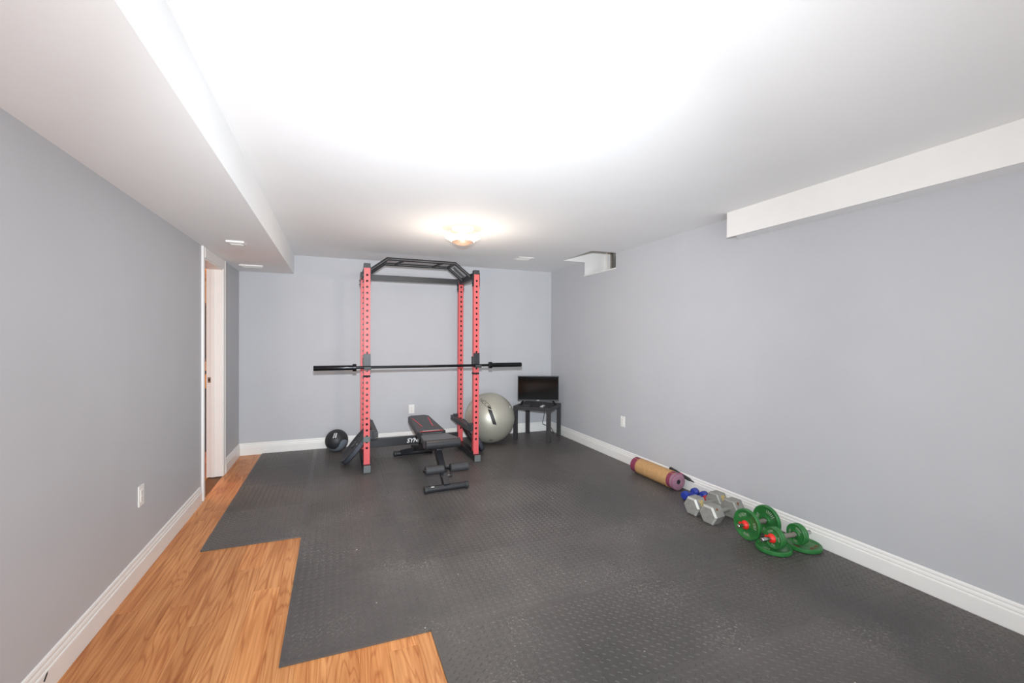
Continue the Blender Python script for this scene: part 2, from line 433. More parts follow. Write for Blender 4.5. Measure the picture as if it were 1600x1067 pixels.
struct(box('floor', XL - T, XR + T, YF - T, YB + T, -0.08, -0.008, M['subfloor']), 'orange oak laminate floor of long narrow boards', 'floor')
FLOOR = bpy.data.objects['floor']

bm = bmesh.new()
bm_box(bm, XL - T, XL, YF, DY0, 0, H); bm_box(bm, XL - T, XL, DY1, YB, 0, H); bm_box(bm, XL - T, XL, DY0, DY1, DZ, H)
struct(bm_obj('wall_left', bm, M['wall']), 'grey painted wall with the door opening', 'wall')
struct(box('wall_back', XL - T, XR + T, YB, YB + T, 0, H + 0.05, M['wall']), 'light grey painted wall behind the red rack', 'wall')
bm = bmesh.new()
TR = 0.33
bm_box(bm, XR, XR + TR, YF, YB, 0, WZ); bm_box(bm, XR, XR + TR, YF, WY0, WZ, H); bm_box(bm, XR, XR + TR, WY1, YB, WZ, H)
struct(bm_obj('wall_right', bm, M['wall']), 'grey painted wall with the high window notch', 'wall')
bm = bmesh.new()
bm_box(bm, XL - T, -0.75, YF - T, YF, 0, H + 0.05); bm_box(bm, 2.75, XR + TR, YF - T, YF, 0, H + 0.05); bm_box(bm, -0.75, 2.75, YF - T, YF, 2.05, H + 0.05)
struct(bm_obj('wall_front', bm, M['wall']), 'grey painted wall with the wide opening behind the camera', 'wall')
struct(box('floor_adjoining', -1.6, 3.6, YF - 3, YF - T, -0.08, -0.008, M['oak']), 'wood floor of the adjoining room', 'floor')
struct(box('ceiling_adjoining', -1.6, 3.6, YF - 3, YF - T, H, H + 0.1, M['ceil']), 'white ceiling of the adjoining room', 'ceiling')
struct(box('wall_adjoining_back', -1.6, 3.6, YF - 3.1, YF - 3, 0, H, M['wall']), 'grey far wall of the adjoining room', 'wall')
struct(box('wall_adjoining_left', -1.7, -1.6, YF - 3, YF - T, 0, H, M['wall']), 'grey left wall of the adjoining room', 'wall')
struct(box('wall_adjoining_right', 3.6, 3.7, YF - 3, YF - T, 0, H, M['wall']), 'grey right wall of the adjoining room', 'wall')
bm = bmesh.new()
bm_box(bm, XL - T, WX, YF, YB, H, H + 0.012); bm_box(bm, WX, XR + TR, YF, WY0, H, H + 0.012); bm_box(bm, WX, XR + TR, WY1, YB, H, H + 0.012)
bm_box(bm, XL - T, WX - 0.02, YF, YB, H + 0.012, H + 0.1); bm_box(bm, WX, XR + TR, YF, WY0 - 0.02, H + 0.012, H + 0.1); bm_box(bm, WX, XR + TR, WY1 + 0.02, YB, H + 0.012, H + 0.1)
struct(bm_obj('ceiling', bm, M['ceil']), 'white painted ceiling', 'ceiling')
struct(box('ceiling_soffit', XL, XS, YF, YB, HS, H, M['ceil']), 'long white boxed soffit along the left wall', 'soffit')

# right boxed beam: a face board and a bottom board, open at its far end
BX, BZ, BY = 2.848, 2.178, 2.605
bmr = empty('ceiling_beam', (BX, BY, BZ)); struct(bmr, 'white boxed beam running along the right wall under the ceiling', 'beam')
box('face_board', 0, 0.013, YF - BY, 0, 0, H - BZ, M['trim'], bmr)
pyd('bottom_board', [(0.013, YF - BY, 0.002), (XR - BX, YF - BY, 0.002), (XR - BX, 0.03, 0.002), (0.013, -0.075, 0.002),
                     (0.013, YF - BY, 0.014), (XR - BX, YF - BY, 0.014), (XR - BX, 0.03, 0.014), (0.013, -0.075, 0.014)],
    [(0, 3, 2, 1), (4, 5, 6, 7), (0, 1, 5, 4), (1, 2, 6, 5), (2, 3, 7, 6), (3, 0, 4, 7)], M['ceil'], bmr)

# floor planks (only where the foam tiles leave the floor bare), children of the floor
PW = 0.126
x = XL + 0.004; ci = 0
plank_cache = {}
rr = random.Random(3)
while x < 0.47:
    y = YF + 0.01 - rr.random() * 0.7
    while y < YB:
        L = rr.choice([0.62, 0.78, 0.92, 1.05, 1.18])
        y0, y1 = max(y, YF + 0.01), min(y + L, YB - 0.005)
        hidden = (x > -0.79 and y0 > 3.40) or (x > -0.20 and y0 > 2.10)
        if y1 - y0 > 0.05 and not hidden:
            key = round(y1 - y0, 2)
            if key not in plank_cache:
                bm = bmesh.new(); c = 0.0007
                W, Lk = PW - 0.0004, key - 0.0006
                pts0 = [(0, 0, -0.008), (W, 0, -0.008), (W, Lk, -0.008), (0, Lk, -0.008)]
                pts1 = [(0, 0, -c), (W, 0, -c), (W, Lk, -c), (0, Lk, -c)]
                pts2 = [(c, c, 0), (W - c, c, 0), (W - c, Lk - c, 0), (c, Lk - c, 0)]
                R_ = [[bm.verts.new(p) for p in q] for q in (pts0, pts1, pts2)]
                for A, B in zip(R_, R_[1:]):
                    for i in range(4): bm.faces.new((A[i], A[(i + 1) % 4], B[(i + 1) % 4], B[i]))
                bm.faces.new(R_[2])
                me = bpy.data.meshes.new('plank'); bm.to_mesh(me); bm.free(); me.materials.append(M['oak']); plank_cache[key] = me
            obj('plank', plank_cache[key], None, FLOOR, (x, y0, 0))
        y += L
    x += PW; ci += 1

# baseboards with a stepped colonial profile
BB = [(0, 0), (0.016, 0), (0.016, 0.088), (0.0145, 0.093), (0.011, 0.096), (0.0125, 0.104), (0.011, 0.112), (0.0075, 0.119), (0.0085, 0.128), (0.006, 0.136), (0.002, 0.140), (0, 0.140)]
struct(prism('baseboard_left', BB, (XL, 4.345, 0), (XL, YF, 0), M['trim'], flip=1), 'white stepped baseboard on the left wall', 'baseboard')
bbl = bpy.data.objects['baseboard_left']
struct(prism('baseboard_left_corner', BB, (XL, YB, 0), (XL, 5.225, 0), M['trim'], flip=1), 'short white baseboard between the door and the back corner', 'baseboard')
struct(prism('baseboard_back', BB, (XR, YB, 0), (XL, YB, 0), M['trim'], flip=1), 'white stepped baseboard on the back wall', 'baseboard')
struct(prism('baseboard_right', BB, (XR, YF, 0), (XR, YB, 0), M['trim'], flip=1), 'white stepped baseboard on the right wall', 'baseboard')
pyd('chip', [(XL + 0.0162, 2.205, 0.068), (XL + 0.0162, 2.215, 0.062), (XL + 0.0162, 2.232, 0.078), (XL + 0.0162, 2.237, 0.090), (XL + 0.0162, 2.224, 0.086),
             (XL + 0.0175, 2.209, 0.070), (XL + 0.0175, 2.215, 0.066), (XL + 0.0175, 2.228, 0.079), (XL + 0.0175, 2.232, 0.087), (XL + 0.0175, 2.222, 0.083)],
    [(5, 6, 7, 8, 9), (0, 1, 6, 5), (1, 2, 7, 6), (2, 3, 8, 7), (3, 4, 9, 8), (4, 0, 5, 9)], M['dark'], bbl)

# door opening: jambs, stop, casing, strike plate; the leaf stands open out of sight in the hall
dr = empty('door_1', (XL, DY0, 0)); struct(dr, 'white door frame standing open to the warm lit hall', 'door')
dw = DY1 - DY0
box('jamb', -T - 0.012, 0.004, -0.001, 0.018, 0, DZ, M['door'], dr, bevel=0.0015)
box('jamb', -T - 0.012, 0.004, dw - 0.018, dw + 0.001, 0, DZ, M['door'], dr, bevel=0.0015)
box('head_jamb', -T - 0.012, 0.004, 0.018, dw - 0.018, DZ - 0.018, DZ + 0.001, M['door'], dr)
box('door_stop', -T + 0.028, -T + 0.062, dw - 0.030, dw - 0.018, 0, DZ - 0.018, M['door'], dr, bevel=0.002)
box('door_stop', -T + 0.028, -T + 0.062, 0.018, 0.030, 0, DZ - 0.018, M['door'], dr, bevel=0.002)
CAS = [(0, 0), (0.016, 0), (0.018, 0.012), (0.014, 0.02), (0.012, 0.06), (0.009, 0.068), (0, 0.068)]
def casing(y_in, y_out, z1):
    n = len(CAS); s = 1 if y_out > y_in else -1
    v = []
    for z in (0, z1):
        for o_, q in CAS: v.append((o_, y_in + s * (0.068 - q), z))
    f = [(i, (i + 1) % n, n + (i + 1) % n, n + i) for i in range(n)] + [tuple(reversed(range(n))), tuple(range(n, 2 * n))]
    bm = bmesh.new(); vs = [bm.verts.new(p) for p in v]
    for q in f: bm.faces.new([vs[i] for i in q])
    return bm_obj('casing', bm, M['door'], dr)
casing(0.006, -0.07, HS - 0.002)
casing(dw - 0.006, dw + 0.07, HS - 0.002)
box('head_casing', 0, 0.015, 0.0, dw, DZ - 0.006, HS - 0.002, M['door'], dr, bevel=0.003)
sp_ = box('strike_plate', -T + 0.0, -T + 0.026, dw - 0.0195, dw - 0.018, 0.93, 0.985, M['brass'], dr)
box('latch_hole', -T + 0.007, -T + 0.019, dw - 0.0200, dw - 0.0194, 0.945, 0.970, M['dark'], sp_)

# hall behind the door
hx0, hx1, hy0, hy1 = -3.0, XL - T, 3.6, 8.2
struct(box('floor_hall', hx0, hx1, hy0, hy1, -0.08, 0, M['oak']), 'wood floor of the hall beyond the door', 'floor')
struct(box('wall_hall_back', hx0, hx1 + 0.3, hy1, hy1 + 0.1, 0, 2.5, M['cream']), 'warm cream wall deep in the hall', 'wall')
struct(box('wall_hall_left', hx0 - 0.1, hx0, hy0, hy1, 0, 2.5, M['cream']), 'cream side wall of the hall', 'wall')
struct(box('wall_hall_front', hx0, hx1, hy0 - 0.1, hy0, 0, 2.5, M['cream']), 'cream near wall of the hall', 'wall')
struct(box('wall_hall_right', hx1, hx1 + 0.1, YB + T, hy1, 0, 2.5, M['cream']), 'cream right wall of the hall', 'wall')
hc = struct(box('ceiling_hall', hx0, hx1, hy0, hy1, 2.42, 2.5, M['joist']), 'bare pine joist ceiling of the hall', 'ceiling')
for k in range(11): box('joist', hx0, hx1, hy0 + 0.2 + k * 0.41, hy0 + 0.24 + k * 0.41, 2.22, 2.42, M['joist'], hc)
cb = empty('cabinet', (-1.62, 6.45, 0)); tag(cb, 'black cabinet glimpsed through the door gap', 'cabinet')
box('body', -0.28, 0.28, -0.2, 0.2, 0.06, 0.76, M['cabinet'], cb, bevel=0.006)
box('plinth', -0.26, 0.26, -0.17, 0.18, 0, 0.06, M['cabinet'], cb)
box('door', -0.27, -0.005, -0.218, -0.2, 0.08, 0.74, M['cabinet'], cb, bevel=0.003)
box('door', 0.005, 0.27, -0.218, -0.2, 0.08, 0.74, M['cabinet'], cb, bevel=0.003)
yb_ = empty('storage_box', (-1.55, 6.42, 0.76)); tag(yb_, 'yellow storage box standing on the hall cabinet', 'box')
box('body', -0.14, 0.14, -0.1, 0.1, 0, 0.17, M['yellowbox'], yb_, bevel=0.006)
box('lid', -0.148, 0.148, -0.108, 0.108, 0.17, 0.20, M['dark'], yb_, bevel=0.006)
mr = empty('wall_panel', (-1.80, hy1, 1.0)); tag(mr, 'brown framed panel with arched top on the hall wall', 'panel')
arch = [(-0.18, 0)] + [(-0.18 * math.cos(a), 0.75 + 0.18 * math.sin(a)) for a in [PI * i / 12 for i in range(13)]] + [(0.18, 0)]
n = len(arch); v = [(x_, -0.03, z_) for x_, z_ in arch] + [(x_, 0, z_) for x_, z_ in arch]
pyd('frame', v, [tuple(range(n))] + [(i, n + i, n + (i + 1) % n, (i + 1) % n) for i in range(n)], M['brown'], mr)
inn = [(x_ * 0.8, 0.04 + z_ * 0.92) for x_, z_ in arch]; v = [(x_, -0.034, z_) for x_, z_ in inn] + [(x_, -0.03, z_) for x_, z_ in inn]
pyd('inset', v, [tuple(range(n))] + [(i, n + i, n + (i + 1) % n, (i + 1) % n) for i in range(n)], M['cabinet'], mr)
hb = empty('hall_bulb', (-2.1, 5.9, 2.2)); tag(hb, 'bare warm bulb hanging in the hall out of sight', 'light bulb')
lathe('bulb', [(0, 0), (0.005, 0.018), (0.02, 0.03), (0.045, 0.03), (0.07, 0.016), (0.09, 0.013), (0.09, 0)], M['bowl'], hb, (0, 0, 0))
rod('socket', (0, 0, 0.088), (0, 0, 0.14), 0.02, M['white'], hb); rod('cord', (0, 0, 0.14), (0, 0, 0.22), 0.004, M['white'], hb)
lamp('hall_bulb_light', 'POINT', (-2.1, 5.9, 2.12), 45, (1.0, 0.66, 0.34), shadow_soft_size=0.05)

# high window in the notch, its reveal and the steel well outside
RX = XR + TR
wn = empty('window_1', (XR, WY0, WZ)); struct(wn, 'high basement window in a white notch at the ceiling', 'window')
wl = WY1 - WY0
for y0_, y1_ in ((wl - 0.003, wl + 0.014), (-0.014, 0.003)):
    bm = bmesh.new(); zc = H - WZ + 0.0005      # an L-shaped cheek: above the ceiling in the room part, down to the sill inside the wall
    pl = [(WX - XR, zc), (0.0005, zc), (0.0005, 0), (TR + 0.10, 0), (TR + 0.10, 0.75), (WX - XR, 0.75)]
    A_ = [bm.verts.new((x_, y0_, z_)) for x_, z_ in pl]; B_ = [bm.verts.new((x_, y1_, z_)) for x_, z_ in pl]
    bm.faces.new(A_); bm.faces.new(B_[::-1])
    for i in range(6): bm.faces.new((A_[i], B_[i], B_[(i + 1) % 6], A_[(i + 1) % 6]))
    bm_obj('reveal', bm, M['trim'], wn)
box('reveal', WX - XR - 0.014, WX - XR, -0.014, wl + 0.014, H - WZ + 0.012, 0.75, M['trim'], wn)
box('head', WX - XR - 0.014, TR + 0.1, -0.014, wl + 0.014, 0.75, 0.77, M['trim'], wn)
box('sill', -0.012, TR + 0.1, 0, wl, -0.012, 0.001, M['trim'], wn)
bm = bmesh.new()
FT = 0.055
for a in ((0, wl, 0, FT), (0, wl, 0.75 - FT, 0.75), (0, FT, FT, 0.75 - FT), (wl - FT, wl, FT, 0.75 - FT)):
    bm_box(bm, TR - 0.02, TR + 0.06, a[0], a[1], a[2], a[3])
bm_obj('frame', bm, M['trim'], wn)
bm = bmesh.new(); ST = 0.04; c0, c1 = FT, wl / 2 + 0.02
for a in ((c0, c1, FT, FT + ST), (c0, c1, 0.75 - FT - ST, 0.75 - FT), (c0, c0 + ST, FT + ST, 0.75 - FT - ST), (c1 - ST, c1, FT + ST, 0.75 - FT - ST)):
    bm_box(bm, TR, TR + 0.02, a[0], a[1], a[2], a[3])
bm_obj('sash', bm, M['trim'], wn)
bm = bmesh.new(); c0, c1 = wl / 2 - 0.02, wl - FT
for a in ((c0, c1, FT, FT + ST), (c0, c1, 0.75 - FT - ST, 0.75 - FT), (c0, c0 + ST, FT + ST, 0.75 - FT - ST), (c1 - ST, c1, FT + ST, 0.75 - FT - ST)):
    bm_box(bm, TR + 0.025, TR + 0.045, a[0], a[1], a[2], a[3])
bm_obj('sash', bm, M['galv'], wn)
box('pane', TR + 0.008, TR + 0.012, FT + ST, wl / 2 + 0.02 - ST, FT + ST, 0.75 - FT - ST, M['glass'], wn)
box('pane', TR + 0.033, TR + 0.037, wl / 2 - 0.02 + ST, wl - FT - ST, FT + ST, 0.75 - FT - ST, M['glass'], wn)
v, f = [], []
NS = 60
for i in range(NS + 1):
    a = PI * i / NS; rr_ = 0.55
    for k in range(16):
        z = -0.3 + 0.08 * k; q = rr_ + 0.02 * math.sin(k * PI / 2)
        v.append((TR + 0.12 + q * math.sin(a) * 0.9, wl / 2 - q * math.cos(a), z))
for i in range(NS):
    for k in range(15): f.append((i * 16 + k, (i + 1) * 16 + k, (i + 1) * 16 + k + 1, i * 16 + k + 1))
pyd('well', v, f, M['galv'], wn, smooth=True)

# ================================================================== FOAM FLOOR TILES
XE = [-0.805, -0.218, 0.417, 1.028, 1.639, 2.250, 2.861, 2.978]
YE = [5.925, 5.290, 4.645, 4.005, 3.360, 2.710, 2.060, 1.455, 0.820, 0.190, -0.440]
def present(c, r):
    if c < 0 or c > 6 or r < 0 or r > 9: return False
    if c == 0: return r <= 3
    if c == 1: return r <= 5
    if c == 2: return r <= 7
    return True
def teeth(L, amp):
    """jigsaw seam: offsets along an edge of length L"""
    n = max(2, int(round(L / 0.102))); out = [(0, 0)]
    p = L / n
    for i in range(n):
        a = i * p; s = amp if i % 2 else -amp
        out += [(a + p * 0.17, 0), (a + p * 0.19, s), (a + p * 0.81, s), (a + p * 0.83, 0)]
    out.append((L, 0)); return out
TILE = MAT - 0.0026     # tile surface; the treads rise from it to MAT
tile_cache, tread_cache = {}, {}
def tile_mesh(W, L, fl):
    key = (round(W, 4), round(L, 4), fl); MAT = TILE
    if key in tile_cache: return tile_cache[key]
    l, r, b, t = fl; A = 0.011; g = 0.0005; mI = 0.02
    v, f = [(mI, mI, MAT), (W - mI, mI, MAT), (W - mI, L - mI, MAT), (mI, L - mI, MAT)], [(0, 1, 2, 3)]
    def edge(pts, place, LL):
        """strip of quads from the inner rectangle out to the seam, and the seam's own side wall"""
        prev = None
        for s_, o_ in pts:
            si = min(max(s_, mI), LL - mI); so = min(max(s_, g), LL - g)
            k = len(v); v.extend([place(si, mI, MAT), place(so, g - o_, MAT), place(so, g - o_, 0)])
            if prev is not None: f.append((prev, prev + 1, k + 1, k)); f.append((prev + 1, prev + 2, k + 2, k + 1))
            prev = k
    st = [(0, 0), (1, 0)]
    sgn = lambda pts, q: [(a_, o_ * q) for a_, o_ in pts]
    edge(sgn(teeth(W, A), -1) if b else [(0, 0), (W, 0)], lambda s_, d_, z_: (s_, d_, z_), W)
    edge(sgn(teeth(W, A), 1) if t else [(0, 0), (W, 0)], lambda s_, d_, z_: (s_, L - d_, z_), W)
    edge(sgn(teeth(L, A), -1) if l else [(0, 0), (L, 0)], lambda s_, d_, z_: (d_, s_, z_), L)
    edge(sgn(teeth(L, A), 1) if r else [(0, 0), (L, 0)], lambda s_, d_, z_: (W - d_, s_, z_), L)
    bm = bmesh.new(); vs = [bm.verts.new(p) for p in v]
    for q in f:
        try: bm.faces.new([vs[i] for i in q])
        except ValueError: pass
    bmesh.ops.remove_doubles(bm, verts=list(bm.verts), dist=1e-5)
    bmesh.ops.dissolve_degenerate(bm, dist=1e-6, edges=list(bm.edges))
    bmesh.ops.recalc_face_normals(bm, faces=list(bm.faces))
    me = bpy.data.meshes.new('tile'); bm.to_mesh(me); bm.free(); me.materials.append(M['foam'])
    tile_cache[key] = me; return me
def tread_mesh(W, L):
    key = (round(W, 4), round(L, 4))
    if key in tread_cache: return tread_cache[key]
    v, f = [], []; P = 0.038; mg = 0.012
    def tread(cx, cy, a):
        ca, sa = math.cos(a), math.sin(a); b = len(v); hl, hw, hz = 0.0130, 0.0038, 0.0025
        for x, y, z in ((-hl, 0, 0), (-hl * .55, -hw, 0), (hl * .55, -hw, 0), (hl, 0, 0), (hl * .55, hw, 0), (-hl * .55, hw, 0), (-hl * .55, 0, hz), (hl * .55, 0, hz)):
            v.append((cx + x * ca - y * sa, cy + x * sa + y * ca, TILE - 0.0002 + z))
        f.extend([(b, b + 1, b + 6), (b, b + 6, b + 5), (b + 1, b + 2, b + 7, b + 6), (b + 2, b + 3, b + 7), (b + 3, b + 4, b + 7), (b + 4, b + 5, b + 6, b + 7)])
    nx, ny = int((W - 2 * mg) / P) + 2, int((L - 2 * mg) / P) + 2
    for i in range(nx):
        for j in range(ny):
            for ox, oy, a in ((0, 0, -PI / 4), (P / 2, P / 2, PI / 4)):
                x, y = mg + 0.009 + i * P + ox, mg + 0.009 + j * P + oy
                if x < W - mg - 0.006 and y < L - mg - 0.006: tread(x, y, a)
    me = bpy.data.meshes.new('tread_pattern'); me.from_pydata(v, [], f); me.update(); me.materials.append(M['foam'])
    tread_cache[key] = me; return me
ordn = ['first', 'second', 'third', 'fourth', 'fifth', 'sixth', 'seventh', 'eighth', 'ninth', 'tenth']
for c in range(7):
    for r in range(10):
        if not present(c, r): continue
        W, L = XE[c + 1] - XE[c], YE[r] - YE[r + 1]
        fl = (present(c - 1, r), present(c + 1, r), present(c, r + 1), present(c, r - 1))
        t = obj('foam_tile', tile_mesh(W, L, fl), None, None, (XE[c], YE[r + 1], 0))
        kind = 'narrow cut strip of black foam tile' if c == 6 else 'black diamond-tread foam tile'
        col = 'against the right baseboard' if c == 6 else '%s column from left' % ordn[c]
        row = 'row by back wall' if r == 0 else '%s row from back wall' % ordn[r]
        if (c, r) == (0, 3): lab = 'black foam tile at the left corner jutting over the wood by the door'
        elif (c, r) == (1, 5): lab = 'black foam tile whose pointed corner juts furthest onto the wood floor'
        else: lab = '%s, %s, %s' % (kind, col, row)
        tag(t, lab, 'floor mat', 'interlocking black foam floor tiles')
        k = obj('tread_pattern', tread_mesh(W, L), None, t); k['kind'] = 'stuff'

# ================================================================== POWER RACK
PX0, PX1, PY0, PY1 = 0.297, 1.462, 4.77, 5.43     # post centres
PWD, PZ0, PZ1 = 0.060, 0.085, 2.095
rk = empty('power_rack', ((PX0 + PX1) / 2, (PY0 + PY1) / 2, MAT))
tag(rk, 'red and black steel power rack standing against the back wall', 'power rack')
RO = rk.location.copy()
def post_mesh():
    hw = PWD / 2; pit = 0.061; r = 0.0128; v, f = [], []
    z0, z1 = PZ0 - MAT, PZ1 - MAT
    nh = 30; first = z0 + 0.165
    for y, s in ((-hw, 1), (hw, -1)):
        zs = [first + i * pit for i in range(nh)]
        lo = z0
        def quad(za, zb):
            b = len(v); v.extend([(-hw, y, za), (hw, y, za), (hw, y, zb), (-hw, y, zb)]); f.append((b, b + 1, b + 2, b + 3) if s > 0 else (b + 3, b + 2, b + 1, b))
        quad(z0, first - pit / 2)
        for zc in zs:
            za, zb = zc - pit / 2, zc + pit / 2
            b = len(v); N = 12
            outer = [(hw, 0), (hw, pit / 2 * 0.6), (hw * 0.9, pit / 2), (0, pit / 2)]
            ring, box_ = [], []
            for i in range(N):
                a = 2 * PI * i / N; ca, sa = math.cos(a), math.sin(a)
                k = min(hw / abs(ca) if abs(ca) > 1e-6 else 9, (pit / 2) / abs(sa) if abs(sa) > 1e-6 else 9)
                ring.append((r * ca, y, zc + r * sa)); box_.append((k * ca, y, zc + k * sa))
            v.extend(ring + box_)
            for i in range(N):
                j = (i + 1) % N; q = (b + i, b + N + i, b + N + j, b + j)
                f.append(q if s > 0 else q[::-1])
            # fill the four corners that the ring of outer points cuts off
            for sx in (-1, 1):
                for sz in (-1, 1):
                    cands = sorted(range(N), key=lambda i: (box_[i][0] - sx * hw) ** 2 + (box_[i][2] - zc - sz * pit / 2) ** 2)[:2]
                    cb_ = len(v); v.append((sx * hw, y, zc + sz * pit / 2)); f.append((b + N + cands[0], b + N + cands[1], cb_))
            # short sleeve inside the hole
            b2 = len(v); v.extend([(x_, y + s * 0.003, z_) for x_, _, z_ in ring])
            for i in range(N):
                j = (i + 1) % N; f.append((b + i, b + j, b2 + j, b2 + i))
        quad(zs[-1] + pit / 2, z1)
    for x, s in ((-hw, 1), (hw, -1)):
        b = len(v); v.extend([(x, -hw, z0), (x, hw, z0), (x, hw, z1), (x, -hw, z1)]); f.append((b, b + 3, b + 2, b + 1) if s > 0 else (b, b + 1, b + 2, b + 3))
    # dark bare-steel inside of the tube: the same faces again, set 3 mm in
    n0, nf = len(v), len(f); q = (hw - 0.003) / hw
    v.extend([(x_ * q, y_ * q, z_) for x_, y_, z_ in v[:n0]]); f.extend([tuple(n0 + i for i in p) for p in f[:nf]])
    me = bpy.data.meshes.new('post'); me.from_pydata(v, [], f); me.update(); me.materials.append(M['red']); me.materials.append(M['dark'])
    for i, p in enumerate(me.polygons):
        if i >= nf: p.material_index = 1
    return me
pm = post_mesh()
hx, hy = (PX1 - PX0) / 2, (PY1 - PY0) / 2
for sx in (-1, 1):
    for sy in (-1, 1):
        po = obj('post', pm, None, rk, (sx * hx, sy * hy, 0))
        box('post_cap', -0.032, 0.032, -0.032, 0.032, PZ1 - MAT - 0.004, 2.14 - MAT, M['plastic'], po, bevel=0.005)
# base tubes, one each side, with grey end caps in front
for sx in (-1, 1):
    b_ = box('base_tube', sx * hx - 0.035, sx * hx + 0.035, -hy - 0.085, hy + 0.10, 0, 0.073, M['black'], rk, bevel=0.004)
    box('end_cap', sx * hx - 0.034, sx * hx + 0.034, -hy - 0.093, -hy - 0.085, 0.002, 0.071, M['greycap'], b_, bevel=0.002)
    box('end_cap', sx * hx - 0.034, sx * hx + 0.034, hy + 0.10, hy + 0.106, 0.002, 0.071, M['plastic'], b_, bevel=0.002)
    for sy in (-1, 1):   # welded post socket
        w_ = 0.036
        box('socket_plate', sx * hx - w_, sx * hx - 0.0305, sy * hy - w_, sy * hy + w_, 0.07, 0.10, M['black'], b_)
        box('socket_plate', sx * hx + 0.0305, sx * hx + w_, sy * hy - w_, sy * hy + w_, 0.07, 0.10, M['black'], b_)
    # top side member
    box('top_side_member', sx * hx - 0.028, sx * hx + 0.028, -hy + 0.031, hy - 0.031, 2.035, 2.105, M['black'], rk, bevel=0.004)
    for sy in (-1, 1):   # gusset plates hugging the post
        for side in (-1, 1):
            x_ = sx * hx + side * 0.033; y_ = sy * hy; q = 0.0025
            v = [(x_ - q, y_ - 0.03, 1.95), (x_ - q, y_ + 0.03, 1.95), (x_ - q, y_ + 0.034, 2.10), (x_ - q, y_ - 0.034, 2.10)]
            v += [(a_ + 2 * q, b2, c_) for a_, b2, c_ in v]
            pyd('gusset', v, [(0, 1, 2, 3), (7, 6, 5, 4), (0, 4, 5, 1), (1, 5, 6, 2), (2, 6, 7, 3), (3, 7, 4, 0)], M['black'], rk)
            for zz in (1.985, 2.03):
                rod('bolt', (x_ + side * q, y_, zz), (x_ + side * (q + 0.009), y_, zz), 0.009, M['plastic'], rk, seg=6)
box('rear_top_beam', -hx + 0.03, hx - 0.03, hy - 0.03, hy + 0.03, 2.045, 2.105, M['black'], rk, bevel=0.004)
rb = box('rear_base_beam', -hx + 0.03, hx - 0.03, hy - 0.025, hy + 0.025, 0.082, 0.182, M['black'], rk, bevel=0.004)
lettering('SYNERGEE', 0.072, M['white'], rb, (0.085, hy - 0.0258, 0.128), (PI / 2, 0, 0), shear=0.25, bold=0.0016)
# multi-grip pull-up bar: two bent tubes, struts, slanted grip plates
zt, ze = 2.225 - MAT, 2.085 - MAT
pu = tube('pull_up_bar', [(-hx + 0.03, -hy + 0.13, ze), (-0.365, -hy + 0.13, zt), (0.375, -hy + 0.13, zt), (hx - 0.03, -hy + 0.13, ze)], 0.019, M['black'], rk)
tube('rear_grip_tube', [(-hx + 0.03, hy - 0.18, ze), (-0.365, hy - 0.18, zt), (0.375, hy - 0.18, zt), (hx - 0.03, hy - 0.18, ze)], 0.018, M['black'], pu)
for x_ in (-0.21, 0.22): rod('strut', (x_ + 0.03, -hy + 0.13, zt), (x_ - 0.03, hy - 0.18, zt), 0.014, M['black'], pu)
for s in (-1, 1):
    xa, xb = s * 0.40, s * (hx - 0.05)
    tube('slant_grip', [(xa, 0.0 - 0.025, zt - 0.02), (xb, 0.0 - 0.025, ze + 0.01)], 0.012, M['black'], pu)
    box('cross_tie', min(s * 0.36, s * 0.385), max(s * 0.36, s * 0.385), -hy + 0.13, hy - 0.18, zt - 0.012, zt + 0.012, M['black'], pu)
# j-cups and safeties (side tubes low between the posts)
for sx in (-1, 1):
    x_ = sx * hx; y_ = -hy - 0.030; z_ = 1.055 - MAT
    j = box('j_cup', x_ - 0.034, x_ + 0.034, y_ - 0.012, y_ - 0.001, z_, z_ + 0.160, M['black'], rk, bevel=0.002)
    box('tray', x_ - 0.034, x_ + 0.034, y_ - 0.085, y_ - 0.012, z_, z_ + 0.010, M['plastic'], j, bevel=0.002)
    box('lip', x_ - 0.034, x_ + 0.034, y_ - 0.085, y_ - 0.077, z_ + 0.010, z_ + 0.032, M['plastic'], j, bevel=0.002)
    box('side_plate', x_ - 0.040, x_ - 0.035, y_ - 0.012, y_ + 0.062, z_ + 0.03, z_ + 0.12, M['black'], j, bevel=0.001)
    bm = bmesh.new(); zz = 0.976 - MAT
    for a in ((-0.033, 0.033, -0.033, -0.0305), (-0.033, 0.033, 0.0305, 0.033), (-0.033, -0.0305, -0.0305, 0.0305), (0.0305, 0.033, -0.0305, 0.0305)):
        bm_box(bm, x_ + a[0], x_ + a[1], -hy + a[2], -hy + a[3], zz, zz + 0.02)
    bm_obj('marker_band', bm, M['dark'], rk)
    # safety tube
    xs_ = x_ - sx * 0.085
    sf = box('safety_tube', xs_ - 0.025, xs_ + 0.025, -hy - 0.05, hy + 0.05, 0.345, 0.397, M['black'], rk, bevel=0.003)
    for sy in (-1, 1):
        box('safety_hook', min(xs_, x_ - sx * 0.031) - (0 if sx < 0 else 0), max(xs_, x_ - sx * 0.031), sy * hy - 0.022, sy * hy + 0.022, 0.33, 0.415, M['plastic'], sf, bevel=0.002)
bm = bmesh.new()
for a in ((-0.033, 0.033, -0.034, -0.0305), (-0.033, 0.033, 0.0305, 0.034), (-0.033, -0.0305, -0.0305, 0.0305), (0.0305, 0.033, -0.0305, 0.0305)):
    bm_box(bm, -hx + a[0], -hx + a[1], -hy + a[2], -hy + a[3], 0.30, 0.356)
bm_obj('clamp_band', bm, M['greycap'], rk)

